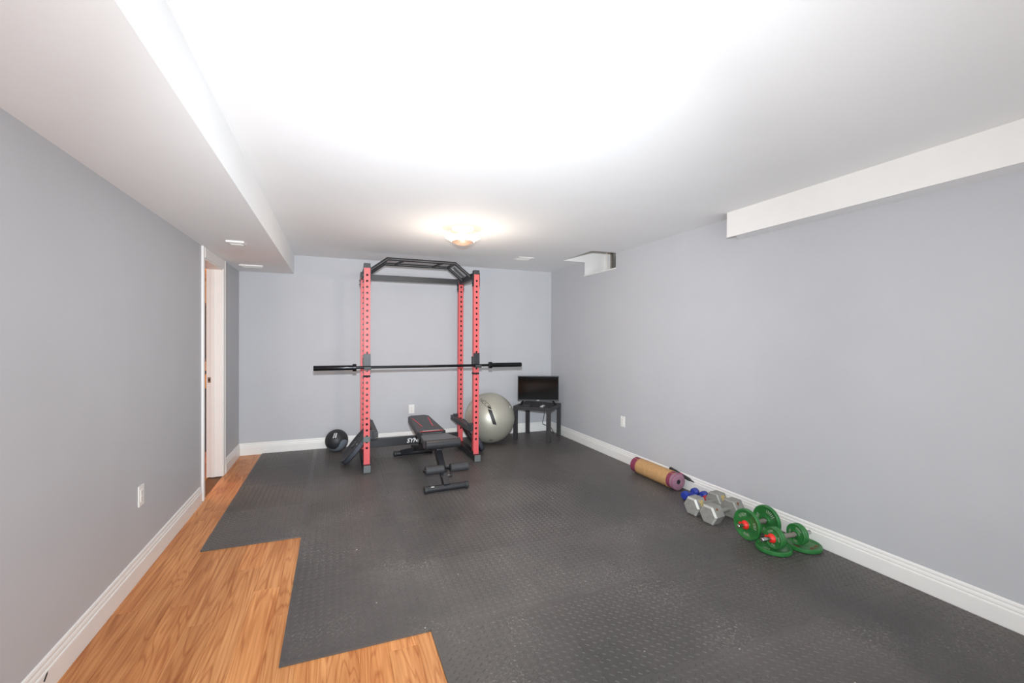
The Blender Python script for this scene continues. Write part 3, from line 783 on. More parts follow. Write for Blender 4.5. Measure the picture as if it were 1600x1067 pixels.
# ================================================================== BARBELL on the j-cups
bb_y, bb_z = 4.695, 1.055 + 0.010 + 0.0145
br = empty('barbell', (0.893, bb_y, bb_z)); tag(br, 'long black olympic barbell resting across the red rack', 'barbell')
rod('shaft', (-0.735, 0, 0), (0.735, 0, 0), 0.0142, M['bar'], br)
for s in (-1, 1):
    sl = lathe('sleeve', [(0.735, 0), (0.735, 0.025), (1.088, 0.025), (1.094, 0.023), (1.094, 0.0)], M['bar'], br, (0, 0, 0), (s, 0, 0))
    lathe('sleeve_collar', [(0.700, 0.0145), (0.700, 0.034), (0.703, 0.037), (0.733, 0.037), (0.736, 0.034), (0.736, 0.025)], M['bar'], sl, (0, 0, 0), (s, 0, 0))

# ================================================================== BUMPER PLATES leaning on the safeties
def bumper(name, cx, s, label, deg=32):
    th = math.radians(deg); R, t_ = 0.225, 0.055
    cz = MAT + math.sin(th) * t_ / 2 + math.cos(th) * R
    n = Vector((-s * math.cos(th), 0, -math.sin(th)))       # towards the rack, downwards (s=-1 left plate, s=+1 right plate)
    e = empty(name, (cx, 5.10, MAT)); tag(e, label, 'weight plate', 'black bumper plates leaning on the rack')
    c = Vector((0, 0, cz - MAT))
    prof = [(-t_ / 2, 0.025), (-t_ / 2, 0.045), (-t_ / 2 + 0.012, 0.055), (-t_ / 2 + 0.012, 0.175), (-t_ / 2, 0.19), (-t_ / 2, 0.218), (-t_ / 2 + 0.007, R),
            (t_ / 2 - 0.007, R), (t_ / 2, 0.218), (t_ / 2, 0.19), (t_ / 2 - 0.012, 0.175), (t_ / 2 - 0.012, 0.055), (t_ / 2, 0.045), (t_ / 2, 0.025), (-t_ / 2, 0.025)]
    lathe('rubber_disc', prof, M['rubber'], e, c, n, 48)
    lathe('rim_band', [(-t_ / 2 + 0.010, R), (-t_ / 2 + 0.010, R + 0.0008), (t_ / 2 - 0.010, R + 0.0008), (t_ / 2 - 0.010, R)], M['rubber2'], e, c, n, 48)
    lathe('steel_ring', [(-t_ / 2 - 0.001, 0.0252), (-t_ / 2 - 0.001, 0.036), (-t_ / 2 + 0.001, 0.037)], M['hub'], e, c, n, 32)
    lathe('steel_ring', [(t_ / 2 + 0.001, 0.0252), (t_ / 2 + 0.001, 0.036), (t_ / 2 - 0.001, 0.037)], M['hub'], e, c, n, 32)
    d, u, v = frame_from(n)
    for side in (-1, 1):
        bm = bmesh.new()
        for (a0, a1) in ((0.09, 0.13),):
            dirn = Vector((0, -1, 0)) * 0.85 + (u if abs(u.y) < 0.5 else v) * 0.25
            dirn = (dirn - n * dirn.dot(n)).normalized(); per = n.cross(dirn)
            o_ = c + n * side * (t_ / 2 - 0.0112)
            vs = [bm.verts.new(o_ + dirn * p + per * q) for p, q in ((0.085, -0.012), (0.085, 0.004), (0.135, 0.012), (0.135, -0.002))]
            bm.faces.new(vs)
        me_o = bm_obj('white_mark', bm, M['white'], e)
    return e
bumper('bumper_plate', 0.206, -1, 'black rubber bumper plate leaning against the rack by the medicine ball', 38)
bumper('bumper_plate', 1.759 - 0.240, 1, 'black rubber bumper plate leaning against the rack by the silver ball')

# ================================================================== WEIGHT BENCH
bn = empty('weight_bench', (0.90, 4.30, MAT), rotz=math.radians(3.2)); tag(bn, 'black adjustable weight bench with red trim inside the rack', 'weight bench')
def Lp(x, y, z): return (x, y, z)
def tapered_pad(name, y0, y1, w0, w1, z0, z1, th, mat, parent, rnd=0.02, corner=0.03):
    """upholstered pad from y0 (width w0, top z0) to y1 (width w1, top z1)"""
    bm = bmesh.new()
    out = []
    cc = corner
    for (x, y) in ((-w0 / 2, y0 + cc), (-w0 / 2 + cc, y0), (w0 / 2 - cc, y0), (w0 / 2, y0 + cc), (w1 / 2, y1 - cc), (w1 / 2 - cc, y1), (-w1 / 2 + cc, y1), (-w1 / 2, y1 - cc)):
        out.append((x, y))
    zf = lambda y: z0 + (z1 - z0) * (y - y0) / (y1 - y0)
    top = [bm.verts.new((x, y, zf(y))) for x, y in out]; bot = [bm.verts.new((x, y, zf(y) - th)) for x, y in out]
    bm.faces.new(top); bm.faces.new(bot[::-1]); n = len(out)
    for i in range(n): bm.faces.new((bot[i], bot[(i + 1) % n], top[(i + 1) % n], top[i]))
    return bm_obj(name, bm, mat, parent, bevel=rnd, seg=4, smooth=True)
# seat: fat rolled front edge, narrower towards the back pad
st = tapered_pad('seat', -0.31, 0.03, 0.345, 0.27, 0.440, 0.425, 0.075, M['vinyl2'], bn, 0.022, 0.035)
rod('rolled_front', (-0.165, -0.295, 0.397), (0.165, -0.295, 0.397), 0.042, M['vinyl'], st, seg=24, ch=0.008)
bp_ = tapered_pad('backrest', 0.055, 0.72, 0.285, 0.235, 0.432, 0.500, 0.065, M['vinyl'], bn, 0.018, 0.04)
slope = math.atan2(0.068, 0.665)
def on_pad(x, y): return (x, y, 0.432 + 0.068 * (y - 0.055) / 0.665 + 0.0012)
def pad_line(pts, w_, mat, name='red_piping'):
    bm = bmesh.new()
    for a, b in zip(pts, pts[1:]):
        A, B = Vector(on_pad(*a)), Vector(on_pad(*b)); d = (B - A).normalized(); s = Vector((-d.y, d.x, 0)) * w_ / 2
        vs = [bm.verts.new(p) for p in (A - s, B - s, B + s, A + s)]; bm.faces.new(vs)
    return bm_obj(name, bm, mat, bp_)
for s in (-1, 1):
    pad_line([(s * 0.088, 0.60), (s * 0.055, 0.27)], 0.010, M['redprint'])
    pad_line([(s * 0.055, 0.27), (s * 0.105, 0.255)], 0.008, M['redprint'])
pad_line([(-0.115, 0.110), (0.115, 0.110)], 0.058, M['redprint'], 'red_band')
bm = bmesh.new(); rt = random.Random(5); xx = -0.085
while xx < 0.085:   # white lettering on the band, too small to read
    ww = rt.choice([0.010, 0.012, 0.014])
    for y_a, y_b in ((0.112, 0.117), (0.121, 0.127)):
        vs = [bm.verts.new(Vector(on_pad(*q)) + Vector((0, 0, 0.0006))) for q in ((xx, y_a), (xx + ww, y_a), (xx + ww, y_b), (xx, y_b))]; bm.faces.new(vs)
    xx += ww + 0.006
bm_obj('white_lettering', bm, M['white'], bp_)
# frame
bar('main_spine', (0, -0.20, 0.345), (0, 0.93, 0.085), 0.055, 0.06, M['black'], bn)
bar('front_leg', (0, -0.06, 0.36), (0, -0.42, 0.045), 0.055, 0.065, M['black'], bn, up=(0, 1, 0))
bar('seat_support', (0, -0.24, 0.352), (0, 0.05, 0.345), 0.05, 0.03, M['black'], bn)
bar('back_support', (0, 0.06, 0.35), (0, 0.60, 0.412), 0.05, 0.03, M['black'], bn)
bar('adjust_strut', (0.0, 0.48, 0.39), (0.0, 0.60, 0.17), 0.04, 0.02, M['black'], bn, up=(0, 1, 0))
bar('rear_arm', (0.0, 0.80, 0.10), (-0.14, 0.92, 0.05), 0.045, 0.05, M['black'], bn)
ff = rod('front_foot', (-0.175, -0.42, 0.033), (0.175, -0.42, 0.033), 0.030, M['black'], bn, ch=0.003)
for s in (-1, 1): rod('foot_cap', (s * 0.172, -0.42, 0.033), (s * 0.202, -0.42, 0.033), 0.033, M['plastic'], ff, ch=0.004)
box('white_sticker', -0.145, -0.118, -0.447, -0.425, 0.0585, 0.0605, M['white'], ff, rot=(0, 0, 0))
rf = rod('rear_foot', (-0.20, 0.93, 0.033), (0.20, 0.93, 0.033), 0.030, M['black'], bn, ch=0.003)
for s in (-1, 1): rod('foot_cap', (s * 0.198, 0.93, 0.033), (s * 0.225, 0.93, 0.033), 0.033, M['plastic'], rf, ch=0.004)
ra = rod('roller_axle', (-0.19, -0.345, 0.180), (0.21, -0.345, 0.180), 0.013, M['bar'], bn)
for x0_, x1_ in ((-0.175, -0.005), (0.055, 0.225)):
    fr_ = lathe('foam_roller', [(0, 0.013), (0, 0.034), (0.004, 0.040), (x1_ - x0_ - 0.004, 0.040), (x1_ - x0_, 0.034), (x1_ - x0_, 0.013)], M['foamroll'], bn, (x0_, -0.345, 0.180), (1, 0, 0), 28)
    rod('roller_cap', (x0_ - 0.004, -0.345, 0.18) if x0_ < 0 else (x1_, -0.345, 0.18), (x0_, -0.345, 0.18) if x0_ < 0 else (x1_ + 0.004, -0.345, 0.18), 0.018, M['plastic'], fr_)
bar('roller_bracket', (0.015, -0.345, 0.180), (0.005, -0.325, 0.10), 0.03, 0.03, M['black'], bn, up=(0, 1, 0))
kn = rod('adjust_pin', (-0.03, -0.355, 0.118), (0.06, -0.355, 0.118), 0.008, M['chrome'], bn)
rod('pin_knob', (0.05, -0.355, 0.118), (0.072, -0.355, 0.118), 0.014, M['plastic'], kn)

# ================================================================== BALLS
def sphere(name, c, R, mat, parent, seg=48, rings=32):
    prof = [(-R * math.cos(PI * i / rings), R * math.sin(PI * i / rings)) for i in range(rings + 1)]
    return lathe(name, prof, mat, parent, c, (0, 0, 1), seg)
# silver stability ball
eb = empty('exercise_ball', (1.879, 5.493, MAT)); tag(eb, 'large silver inflatable exercise ball beside the black table', 'exercise ball')
RB = 0.326
body = sphere('ball_skin', (0, 0, RB), RB, M['ball'], eb, 64, 48)
fd = Vector((-1.879, -5.493, 1.05)).normalized(); rd = Vector((5.493, -1.879, 0)).normalized(); ud = rd.cross(fd) * -1
def bdir(px, py): # disc coordinates (right, up) in units of the radius
    return fd * math.sqrt(max(0, 1 - px * px - py * py)) + rd * px + Vector((0, 0, 1)) * py
CB = (0, 0, RB)
n_ = bdir(0.10, 0.03); tdir = bdir(0.22, -0.30) - bdir(0.02, 0.33)
on_sphere('black_slash', strip(-0.10, 0, 0.105, 0, 0.044, 10, 0.016), CB, RB, n_, tdir, M['ballprint'], body)
n_ = bdir(0.0, 0.40)
on_sphere('black_diamond', strip(-0.022, 0, 0.016, 0, 0.034, 2, 0.012), CB, RB, n_, tdir, M['ballprint'], body)
def sphere_text(s, size, n, t1, mat, parent, c, R):
    me = text_mesh(s, size); bm = bmesh.new(); bm.from_mesh(me); bpy.data.meshes.remove(me)
    n = n.normalized(); t1 = (t1 - n * t1.dot(n)).normalized(); t2 = n.cross(t1)
    for v_ in bm.verts:
        x_, y_ = v_.co.x, v_.co.y
        v_.co = Vector(c) + (n + t1 * (x_ / R) + t2 * (y_ / R)).normalized() * R * 1.006
    me = bpy.data.meshes.new('lettering'); bm.to_mesh(me); bm.free()
    return obj('lettering', me, mat, parent)
sphere_text('NCCE', 0.075, bdir(-0.22, 0.62), bdir(-0.05, 0.45) - bdir(-0.38, 0.74), M['greyprint'], body, CB, RB)
n_ = bdir(0.06, -0.80)
on_sphere('small_emblem', strip(-0.03, -0.01, 0.02, 0.02, 0.012, 3) + strip(-0.02, 0.03, 0.015, -0.02, 0.010, 3), CB, RB, n_, rd, M['greyprint'], body)
lathe('valve_plug', [(0, 0.010), (0.004, 0.010), (0.006, 0.006), (0.006, 0)], M['white'], body, Vector(CB) + bdir(0.80, 0.42) * (RB - 0.001), bdir(0.80, 0.42), 16)
# medicine ball
mb = empty('medicine_ball', (0.013, 5.716, MAT)); tag(mb, 'small black and grey medicine ball by the back baseboard', 'medicine ball')
RM = 0.131; CM = (0, 0, RM)
mbody = sphere('ball_skin', CM, RM, M['med'], mb)
fd = Vector((-0.013, -5.716, 1.25)).normalized(); rd = Vector((1, 0, 0))
# grey band: a curved sweep low on the ball
bm = bmesh.new(); prev = None
edge_hi = [(-0.86, -0.36), (-0.70, -0.52), (-0.45, -0.68), (-0.12, -0.72), (0.14, -0.52), (0.32, -0.16), (0.46, -0.02), (0.70, 0.02), (0.95, -0.10)]
edge_lo = [(-0.88, -0.44), (-0.74, -0.64), (-0.50, -0.80), (-0.18, -0.92), (0.20, -0.90), (0.48, -0.74), (0.66, -0.56), (0.80, -0.38), (0.93, -0.20)]
def refine(e, k=4):
    out = []
    for a, b in zip(e, e[1:]):
        for i in range(k): out.append((a[0] + (b[0] - a[0]) * i / k, a[1] + (b[1] - a[1]) * i / k))
    return out + [e[-1]]
hi, lo = refine(edge_hi), refine(edge_lo)
def mdir(px, py):
    q = px * px + py * py
    if q > 0.995: px, py = px / math.sqrt(q) * 0.997, py / math.sqrt(q) * 0.997
    return (fd * math.sqrt(max(0, 1 - px * px - py * py)) + rd * px + Vector((0, 0, 1)) * py).normalized()
rows = []
for a, b in zip(hi, lo):
    rows.append([bm.verts.new(Vector(CM) + mdir(a[0] + (b[0] - a[0]) * k / 6, a[1] + (b[1] - a[1]) * k / 6) * RM * 1.008) for k in range(7)])
for A, B in zip(rows, rows[1:]):
    for k in range(6): bm.faces.new((A[k], B[k], B[k + 1], A[k + 1]))
bm_obj('grey_band', bm, M['medgrey'], mbody, smooth=True)
rt = random.Random(2); q = []
for x_c in (-0.055, -0.028):    # two short upright lines of white print
    y_ = 0.035
    while y_ < 0.115:
        hgt = rt.choice([0.010, 0.014, 0.017]); q += [[(x_c, y_), (x_c + 0.016, y_), (x_c + 0.016, y_ + hgt), (x_c, y_ + hgt)]]; y_ += hgt + 0.004
q = [[(x_ * 0.95 + 0.02 * (y_ / 0.1) * 0.8, y_ * 0.9) for x_, y_ in p] for p in q]
on_sphere('white_print', q, CM, RM, fd, rd, M['white'], mbody)

# ================================================================== SIDE TABLE, TELEVISION, REMOTES, CABLE
TS, TZ = 0.519, 0.469
tb = empty('side_table', (2.599, 5.547, MAT), rotz=math.radians(-44.42)); tag(tb, 'small square black side table in the back right corner', 'table')
hs = TS / 2
box('tabletop', -hs, hs, -hs, hs, TZ - MAT - 0.05, TZ - MAT, M['table'], tb, bevel=0.002)
for i in (-1, 1):
    for j in (-1, 1):
        box('leg', min(i * hs, i * (hs - 0.05)), max(i * hs, i * (hs - 0.05)), min(j * hs, j * (hs - 0.05)), max(j * hs, j * (hs - 0.05)), 0, TZ - MAT - 0.05, M['table'], tb, bevel=0.002)
tv = empty('television', (2.60, 5.535, TZ), rotz=math.radians(-23)); tag(tv, 'flat black television standing on the side table', 'television')
W2, z0, z1 = 0.284, 0.050, 0.394
box('housing', -W2, W2, 0.0, 0.035, z0, z1, M['bezel'], tv, bevel=0.004)
box('back_bulge', -0.2, 0.2, 0.035, 0.06, z0 + 0.03, z0 + 0.20, M['bezel'], tv, bevel=0.008)
box('screen', -W2 + 0.008, W2 - 0.008, -0.0015, 0.0005, z0 + 0.016, z1 - 0.008, M['screen'], tv)
box('badge', -0.018, 0.018, -0.003, -0.0005, z0 + 0.004, z0 + 0.011, M['silver'], tv)
for s in (-1, 1):
    bm = bmesh.new(); bm_bar(bm, (s * 0.20, 0.015, z0 + 0.005), (s * 0.235, -0.075, 0.006), 0.014, 0.012); bm_bar(bm, (s * 0.20, 0.015, z0 + 0.005), (s * 0.235, 0.095, 0.006), 0.014, 0.012)
    bm_obj('foot', bm, M['bezel'], tv)
rc = empty('remote_control', (2.575, 5.335, TZ), rotz=math.radians(-40)); tag(rc, 'pale grey remote control lying on the black table', 'remote control')
box('body', -0.02, 0.02, -0.065, 0.065, 0, 0.015, M['silver'], rc, bevel=0.004)
for i in range(4):
    for j in (-1, 0, 1): rod('button', (j * 0.011, -0.045 + i * 0.02, 0.014), (j * 0.011, -0.045 + i * 0.02, 0.0165), 0.0038, M['white'], rc, seg=10)
rc = empty('remote_control', (2.39, 5.46, TZ), rotz=math.radians(50)); tag(rc, 'black remote control lying near the left edge of the table', 'remote control')
box('body', -0.02, 0.02, -0.06, 0.06, 0, 0.016, M['plastic'], rc, bevel=0.004)
for i in range(4):
    for j in (-1, 0, 1): rod('button', (j * 0.011, -0.045 + i * 0.02, 0.015), (j * 0.011, -0.045 + i * 0.02, 0.0175), 0.0038, M['greycap'], rc, seg=10)
pw = []
for i in range(49):
    t = i / 48
    pw.append((2.72 + 0.16 * t + 0.05 * math.sin(t * 9), 5.78 - 0.12 * t + 0.02 * math.cos(t * 7), max(MAT + 0.005, 0.44 - 0.43 * t ** 0.8 + 0.05 * math.sin(t * 10) * (1 - t))))
cdo = tube('power_cable', pw, 0.004, M['dark'], seg=8); tag(cdo, 'thin black power cable dangling behind the side table', 'cable')

# ================================================================== YOGA MAT and black stick
ym = empty('yoga_mat', (2.882, 3.45, MAT), rotz=math.radians(0)); tag(ym, 'rolled purple yoga mat with a tan cork sheet around its middle', 'yoga mat')
RY = 0.078
ym.location.z += 0.0012
lathe('rolled_mat', [(-0.305, 0.021), (-0.305, RY - 0.006), (-0.302, RY - 0.003), (0.302, RY - 0.003), (0.305, RY - 0.006), (0.305, 0.021), (-0.305, 0.021)], M['purple'], ym, (0, 0, RY - 0.003), (0, 1, 0), 40)
lathe('cork_sheet', [(-0.222, RY - 0.004), (-0.222, RY), (0.225, RY), (0.225, RY - 0.004)], M['cork'], ym, (0, 0, RY - 0.003), (0, 1, 0), 40)
lathe('end_face', [(-0.3055, 0.021), (-0.3062, 0.0215), (-0.3062, RY - 0.008), (-0.3050, RY - 0.006)], M['purple2'], ym, (0, 0, RY - 0.003), (0, 1, 0), 40)
lathe('core_hollow', [(-0.3055, 0.0205), (-0.22, 0.0205), (-0.22, 0)], M['hole'], ym, (0, 0, RY - 0.003), (0, 1, 0), 24)
# spiral seam on the near end
sp = [(r_ * math.cos(a), -0.307, RY - 0.003 + r_ * math.sin(a)) for a, r_ in [(i * 0.35, 0.022 + 0.0009 * i) for i in range(52)]]
tube('spiral_seam', sp, 0.0006, M['purple'], ym, seg=5)
tube('loose_edge', [(RY * 0.5 - 0.07, y_, RY * 1.86) for y_ in (-0.30, -0.10, 0.10, 0.30)], 0.0022, M['cork'], ym, seg=6)
for y_ in (-0.285,):
    lathe('strap', [(y_ - 0.016, RY - 0.003), (y_ - 0.016, RY - 0.0015), (y_ + 0.016, RY - 0.0015), (y_ + 0.016, RY - 0.003)], M['purple2'], ym, (0, 0, RY - 0.003), (0, 1, 0), 40)
sk_a, sk_b = Vector((2.968, 3.355, 0.150)), Vector((2.968, 3.060, 0.108))
sk = empty('tapered_stick', (2.9705, 3.20, 0.10)); tag(sk, 'slim black stick with a dark red grip on the baseboard above the yoga mat', 'stick')
d_ = (sk_b - sk_a); o_ = Vector(sk.location)
lathe('handle', [(0, 0), (0.003, 0.012), (0.01, 0.0155), (0.13, 0.0155), (0.14, 0.012)], M['plastic'], sk, sk_a - o_, d_, 20)
lathe('red_grip', [(0.13, 0.0), (0.132, 0.0150), (0.175, 0.0150), (0.178, 0.0)], M['purple'], sk, sk_a - o_, d_, 20)
lathe('tapered_tip', [(0.175, 0), (0.176, 0.0155), (0.25, 0.0140), (0.275, 0.007), (0.31, 0.003), (0.312, 0)], M['plastic'], sk, sk_a - o_, d_, 20)

# ================================================================== DUMBBELLS
def vinyl_dumbbell(p, rz, mat, label, r=0.036, L=0.20):
    e = empty('hand_dumbbell', (p[0], p[1], MAT), rotz=rz); tag(e, label, 'dumbbell', 'small vinyl hand dumbbells')
    c = (0, 0, r * 0.97)
    rod('handle', (-L / 2 + 0.03, 0, c[2]), (L / 2 - 0.03, 0, c[2]), 0.0125, mat, e)
    for s in (-1, 1):
        lathe('head', [(L / 2 - 0.062, 0.0), (L / 2 - 0.060, 0.022), (L / 2 - 0.045, r), (L / 2 - 0.015, r), (L / 2 - 0.003, r * 0.72), (L / 2, 0)], mat, e, c, (s, 0, 0), 24)
    return e
vinyl_dumbbell((2.846, 2.965), math.radians(14), M['blue'], 'small blue vinyl dumbbell nearest the rolled yoga mat')
vinyl_dumbbell((2.860, 2.880), math.radians(10), M['blue'], 'small blue vinyl dumbbell half hidden behind the grey hex dumbbells')
vinyl_dumbbell((2.815, 2.805), math.radians(6), M['redv'], 'small red vinyl dumbbell peeking out behind the grey hex dumbbells', r=0.034, L=0.18)

def hex_dumbbell(p, rz, roll_, label, rusty):
    e = empty('hex_dumbbell', (p[0], p[1], MAT), rotz=rz); tag(e, label, 'dumbbell', 'heavy grey hex dumbbells')
    a_ = 0.066                                    # apothem
    Rv = a_ / math.cos(PI / 6); c = (0, 0, a_)
    lathe('handle', [(-0.085, 0.014), (-0.05, 0.0155), (0, 0.0175), (0.05, 0.0155), (0.085, 0.014)], M['iron'], e, c, (1, 0, 0), 20)
    for s in (-1, 1):
        # six-sided head, bevelled at both ends; flat side down (edges of the ring start at 30 degrees from u)
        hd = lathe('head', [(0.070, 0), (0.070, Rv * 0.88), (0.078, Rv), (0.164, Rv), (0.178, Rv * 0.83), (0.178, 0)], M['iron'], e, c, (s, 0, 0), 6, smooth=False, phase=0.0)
        me = hd.data; me.materials.append(M['bevelglint'])
        for p_ in me.polygons:      # paler colour on the outer bevels paints in the reflected flash
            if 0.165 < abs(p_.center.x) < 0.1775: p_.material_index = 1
        # the sloping flat towards the viewer carries the weight figures
        top_z = a_ + a_ * math.cos(PI / 3); 
        nrm = Vector((0, -math.sin(PI / 3), math.cos(PI / 3)))
        mid = Vector((s * 0.122, 0, a_)) + nrm * (a_ + 0.0006)
        dn = Vector((0, -math.cos(PI / 3), -math.sin(PI / 3)))
        rotm = Matrix((dn, Vector((1, 0, 0)), nrm)).transposed()
        if not rusty:
            tx = lettering('50', 0.052, M['yellow'], hd, (0, 0, 0), (0, 0, 0), bold=0.002)
            mt_ = rotm.to_4x4(); mt_.translation = mid; tx.matrix_local = mt_
        else:
            rs_ = random.Random(int(10 + s)); bm = bmesh.new()
            n_p = 11; vs = [bm.verts.new(mid + Vector((1, 0, 0)) * (0.014 * math.cos(2 * PI * i / n_p) * rs_.uniform(.6, 1.3) - 0.012) - dn * (0.018 + 0.012 * math.sin(2 * PI * i / n_p) * rs_.uniform(.5, 1.3))) for i in range(n_p)]
            bm.faces.new(vs); bm_obj('rust_patch', bm, M['rust'], hd)
        # lit bevel strips on the outer end
        bmv = bmesh.new()
        for k in range(6):
            aa = PI / 2 + PI / 3 * k
            n2 = Vector((0, math.cos(aa), math.sin(aa)))
        bmv.free()
    return e
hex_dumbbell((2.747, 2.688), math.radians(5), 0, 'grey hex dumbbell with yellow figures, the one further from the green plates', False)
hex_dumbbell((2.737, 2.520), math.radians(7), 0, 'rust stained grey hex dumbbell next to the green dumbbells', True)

def plate_profile(R, t_, hub=0.026):
    return [(-t_ / 2, hub * 0.55), (-t_ / 2, hub), (-t_ / 2 + t_ * 0.25, hub * 1.15), (-t_ / 2 + t_ * 0.25, R * 0.80), (-t_ / 2 + t_ * 0.05, R * 0.86), (-t_ / 2, R * 0.93), (-t_ / 2 + t_ * 0.15, R * 0.985), (0, R),
            (t_ / 2 - t_ * 0.15, R * 0.985), (t_ / 2, R * 0.93), (t_ / 2 - t_ * 0.05, R * 0.86), (t_ / 2 - t_ * 0.25, R * 0.80), (t_ / 2 - t_ * 0.25, hub * 1.15), (t_ / 2, hub), (t_ / 2, hub * 0.55), (-t_ / 2, hub * 0.55)]
def cast_marks(R, t_, c, ax, parent, seed, sides=(-1, 1), mat=None):
    """raised cast letters worn bright, too small to read, on the dished faces"""
    d, u, v = frame_from(ax); rt_ = random.Random(seed)
    for s in sides:
        bm = bmesh.new()
        for a0, nn in ((0.6, 6), (2.7, 4), (4.4, 4)):
            for k in range(nn):
                a = a0 + k * 0.17; r0, r1 = R * 0.52, R * 0.74
                o_ = Vector(c) + d * (s * (t_ * 0.25 + 0.0008))
                for bb in range(rt_.choice([1, 2])):
                    ra_, rb_ = (r0, r1) if bb == 0 else (r0 + (r1 - r0) * 0.4, r0 + (r1 - r0) * 0.6)
                    a1_, a2_ = (a, a + 0.05) if bb == 0 else (a, a + 0.12)
                    vs = [bm.verts.new(o_ + (u * math.cos(q) + v * math.sin(q)) * r_) for q, r_ in ((a1_, ra_), (a2_, ra_), (a2_, rb_), (a1_, rb_))]
                    bm.faces.new(vs)
        bm_obj('cast_lettering', bm, mat or M['greenltr'], parent)
def green_dumbbell(p, z, rz, plates, half, label, plate_mid):
    e = empty('green_dumbbell', (p[0], p[1], z), rotz=rz); tag(e, label, 'dumbbell', 'adjustable dumbbells with green plates')
    R0 = max(R for R, _ in plates); c = Vector((0, 0, R0))
    rod('bar', (-half, 0, R0), (half, 0, R0), 0.0125, M['chrome'], e, ch=0.002)
    gr = lathe('grip', [(-plate_mid + 0.028, 0.0135), (-plate_mid + 0.03, 0.0155), (plate_mid - 0.03, 0.0155), (plate_mid - 0.028, 0.0135)], M['galv'], e, c, (1, 0, 0), 20)
    for s in (-1, 1):
        lathe('inner_collar', [(plate_mid - 0.034, 0.0125), (plate_mid - 0.034, 0.020), (plate_mid - 0.026, 0.021), (plate_mid - 0.022, 0.0125)], M['chrome'], e, c, (s, 0, 0), 20)
        x_ = plate_mid - 0.02
        for i, (R, t_) in enumerate(plates):
            pl = lathe('plate', plate_profile(R, t_), M['green'], e, c + Vector((s * (x_ + t_ / 2), 0, 0)), (s, 0, 0), 40)
            cast_marks(R, t_, c + Vector((s * (x_ + t_ / 2), 0, 0)), (s, 0, 0), pl, 3 + i)
            x_ += t_ + 0.001
        cl = lathe('lock_collar', [(x_ + 0.0005, 0.013), (x_ + 0.0005, 0.028), (x_ + 0.006, 0.030), (x_ + 0.016, 0.026), (x_ + 0.024, 0.019), (x_ + 0.024, 0.013)], M['clip'], e, c, (s, 0, 0), 24)
        box('collar_lever', min(s * (x_ + 0.004), s * (x_ + 0.018)), max(s * (x_ + 0.004), s * (x_ + 0.018)), 0.018, 0.042, R0 - 0.006, R0 + 0.008, M['clip'], cl, bevel=0.002)
    return e
green_dumbbell((2.708, 2.202), MAT, math.radians(0), [(0.105, 0.026)], 0.180, 'green dumbbell with one large plate at each end beside the hex dumbbells', 0.10)
# two green plates lying flat, the second dumbbell on top of them
def flat_plate(p, label, seed, rust=False):
    R, t_ = 0.108, 0.028
    e = empty('weight_plate', (p[0], p[1], MAT)); tag(e, label, 'weight plate', 'green plates lying flat on the mat')
    b_ = lathe('disc', plate_profile(R, t_), M['green'], e, (0, 0, t_ / 2), (0, 0, 1), 44)
    cast_marks(R, t_, (0, 0, t_ / 2), (0, 0, 1), e, seed, (1,), M['rust'] if rust else None)
    if rust:
        rs_ = random.Random(8); bm = bmesh.new()
        for a0 in (3.3, 4.5, 5.4):
            n_p = 12; cx_, cy_ = 0.070 * math.cos(a0), 0.070 * math.sin(a0)
            vs = [bm.verts.new((cx_ + 0.022 * math.cos(2 * PI * i / n_p) * rs_.uniform(.5, 1.2), cy_ + 0.011 * math.sin(2 * PI * i / n_p) * rs_.uniform(.6, 1.2), t_ * 0.75 + 0.0006)) for i in range(n_p)]
            bm.faces.new(vs)
        bm_obj('rust_patch', bm, M['rust'], e)
flat_plate((2.655, 2.035), 'bright green iron plate lying flat under the front end of a dumbbell', 21)
flat_plate((2.872, 1.990), 'rusty green iron plate lying flat against the baseboard', 22, True)
green_dumbbell((2.718, 1.995), MAT + 0.028, math.radians(-4), [(0.068, 0.020), (0.068, 0.020)], 0.205, 'green dumbbell with paired small plates resting on the two flat plates', 0.095)

# ================================================================== OUTLETS, VENTS, CEILING LAMP
def outlet(loc, rotz, label):
    e = empty('wall_outlet', loc, rotz=rotz); tag(e, label, 'outlet')      # local: +y into the room's wall, face at -y
    box('cover_plate', -0.037, 0.037, -0.006, 0, -0.059, 0.059, M['outlet'], e, bevel=0.0025)
    fc = box('socket_face', -0.0175, 0.0175, -0.0085, -0.0055, -0.034, 0.034, M['outlet'], e, bevel=0.0012)
    for zc in (-0.017, 0.017):
        for dx in (-0.0065, 0.0065): box('slot', dx - 0.001, dx + 0.001, -0.0088, -0.0084, zc - 0.001, zc + 0.007, M['slot'], fc)
        rod('ground_hole', (0, -0.0084, zc - 0.008), (0, -0.0088, zc - 0.008), 0.0024, M['slot'], fc, seg=10)
outlet((0.938, YB, 0.435), 0, 'white outlet on the back wall above the weight bench')
outlet((XR, 4.144, 0.453), -PI / 2, 'white outlet on the right wall')
outlet((XL, 3.154, 0.464), PI / 2, 'white outlet on the left wall near the camera')

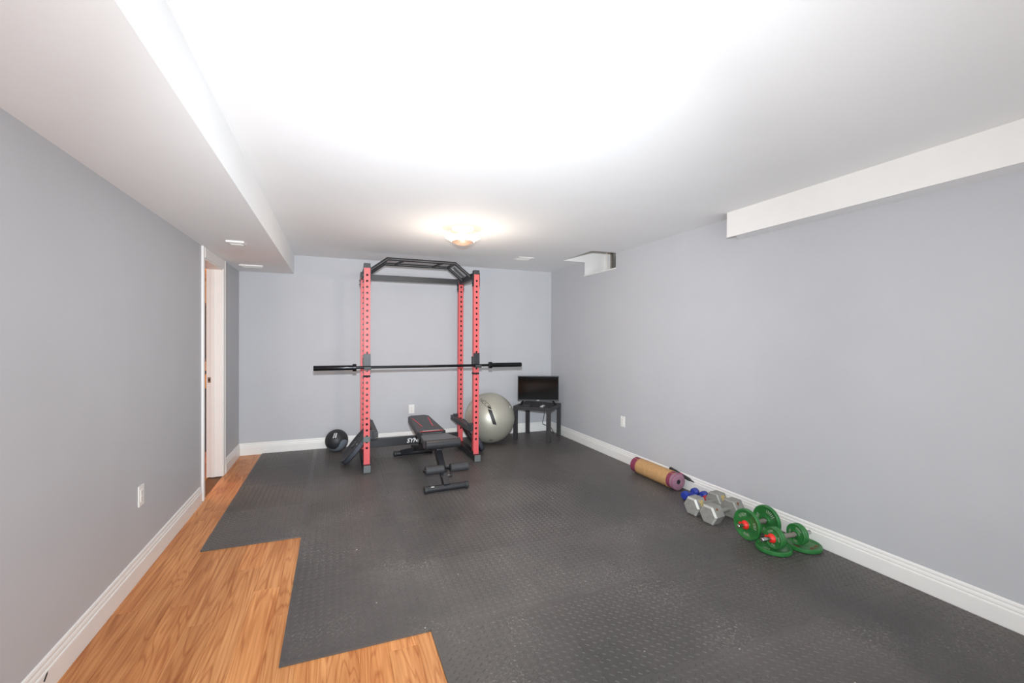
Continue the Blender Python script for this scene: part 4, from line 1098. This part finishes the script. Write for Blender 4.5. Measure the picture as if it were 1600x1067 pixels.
def register(loc, W, L, label, slots=True, lip=0.008):
    e = empty('ceiling_vent', loc); tag(e, label, 'vent')       # hangs below a ceiling: local z down is negative
    bm = bmesh.new(); b_ = 0.016
    for a in ((-W / 2, W / 2, -L / 2, -L / 2 + b_), (-W / 2, W / 2, L / 2 - b_, L / 2), (-W / 2, -W / 2 + b_, -L / 2 + b_, L / 2 - b_), (W / 2 - b_, W / 2, -L / 2 + b_, L / 2 - b_)):
        bm_box(bm, a[0], a[1], a[2], a[3], -lip, 0)
    bm_obj('frame', bm, M['trim'], e)
    box('duct', -W / 2 + b_, W / 2 - b_, -L / 2 + b_, L / 2 - b_, -0.002, 0, M['slot'], e)
    n_ = max(3, int((L - 2 * b_) / 0.016))
    for i in range(n_):
        y_ = -L / 2 + b_ + (i + 0.5) * (L - 2 * b_) / n_
        bm = bmesh.new(); bm_bar(bm, (-W / 2 + b_, y_, -lip * 0.55), (W / 2 - b_, y_, -lip * 0.55), 0.011, 0.0012, up=(0, 0.55, 1))
        bm_obj('louver', bm, M['trim'], e)
    return e
register((-0.745, 4.14, HS), 0.125, 0.125, 'small white vent on the soffit nearer the camera', lip=0.014)
register((-0.835, 5.44, HS), 0.22, 0.13, 'wide white vent on the soffit near the back wall', lip=0.012)
register((2.165, 5.06, H), 0.20, 0.20, 'white ceiling vent behind the dome lamp', lip=0.005)

cl = empty('ceiling_lamp', (1.068, 3.90, H)); tag(cl, 'lit alabaster dome lamp on the ceiling in front of the rack', 'ceiling lamp')
lathe('base_pan', [(0, 0.105), (-0.022, 0.105), (-0.026, 0.10), (-0.026, 0)], M['trim'], cl, (0, 0, 0))
lathe('glass_bowl', [(-0.080, 0.155), (-0.084, 0.156), (-0.090, 0.140), (-0.100, 0.122), (-0.118, 0.100)], M['bowl'], cl, (0, 0, 0), seg=48)
lathe('bowl_glow_shield', [(-0.129, 0.070), (-0.114, 0.096), (-0.096, 0.118), (-0.086, 0.138), (-0.079, 0.154), (-0.080, 0.155)], M['trim'], cl, (0, 0, 0), seg=48)  # added unseen shell that keeps the bowl's glow off the ceiling
lathe('bowl_bottom', [(-0.118, 0.100), (-0.134, 0.074), (-0.145, 0.045), (-0.150, 0.015), (-0.151, 0), (-0.146, 0), (-0.139, 0.045), (-0.129, 0.070), (-0.116, 0.097)], M['bowlbrown'], cl, (0, 0, 0), seg=48)
for k in range(3):
    a = 2 * PI * k / 3 + 0.9
    rod('clip_screw', (0.118 * math.cos(a), 0.118 * math.sin(a), -0.078), (0.118 * math.cos(a), 0.118 * math.sin(a), -0.02), 0.004, M['trim'], cl, seg=10)
lamp('dome_lamp_bulb', 'POINT', (1.068, 3.90, H - 0.068), 0.95, (1.0, 0.56, 0.28), shadow_soft_size=0.03)
lamp('dome_lamp_glow', 'POINT', (1.068, 3.90, H - 0.48), 12, (1.0, 0.88, 0.74), shadow_soft_size=0.08)
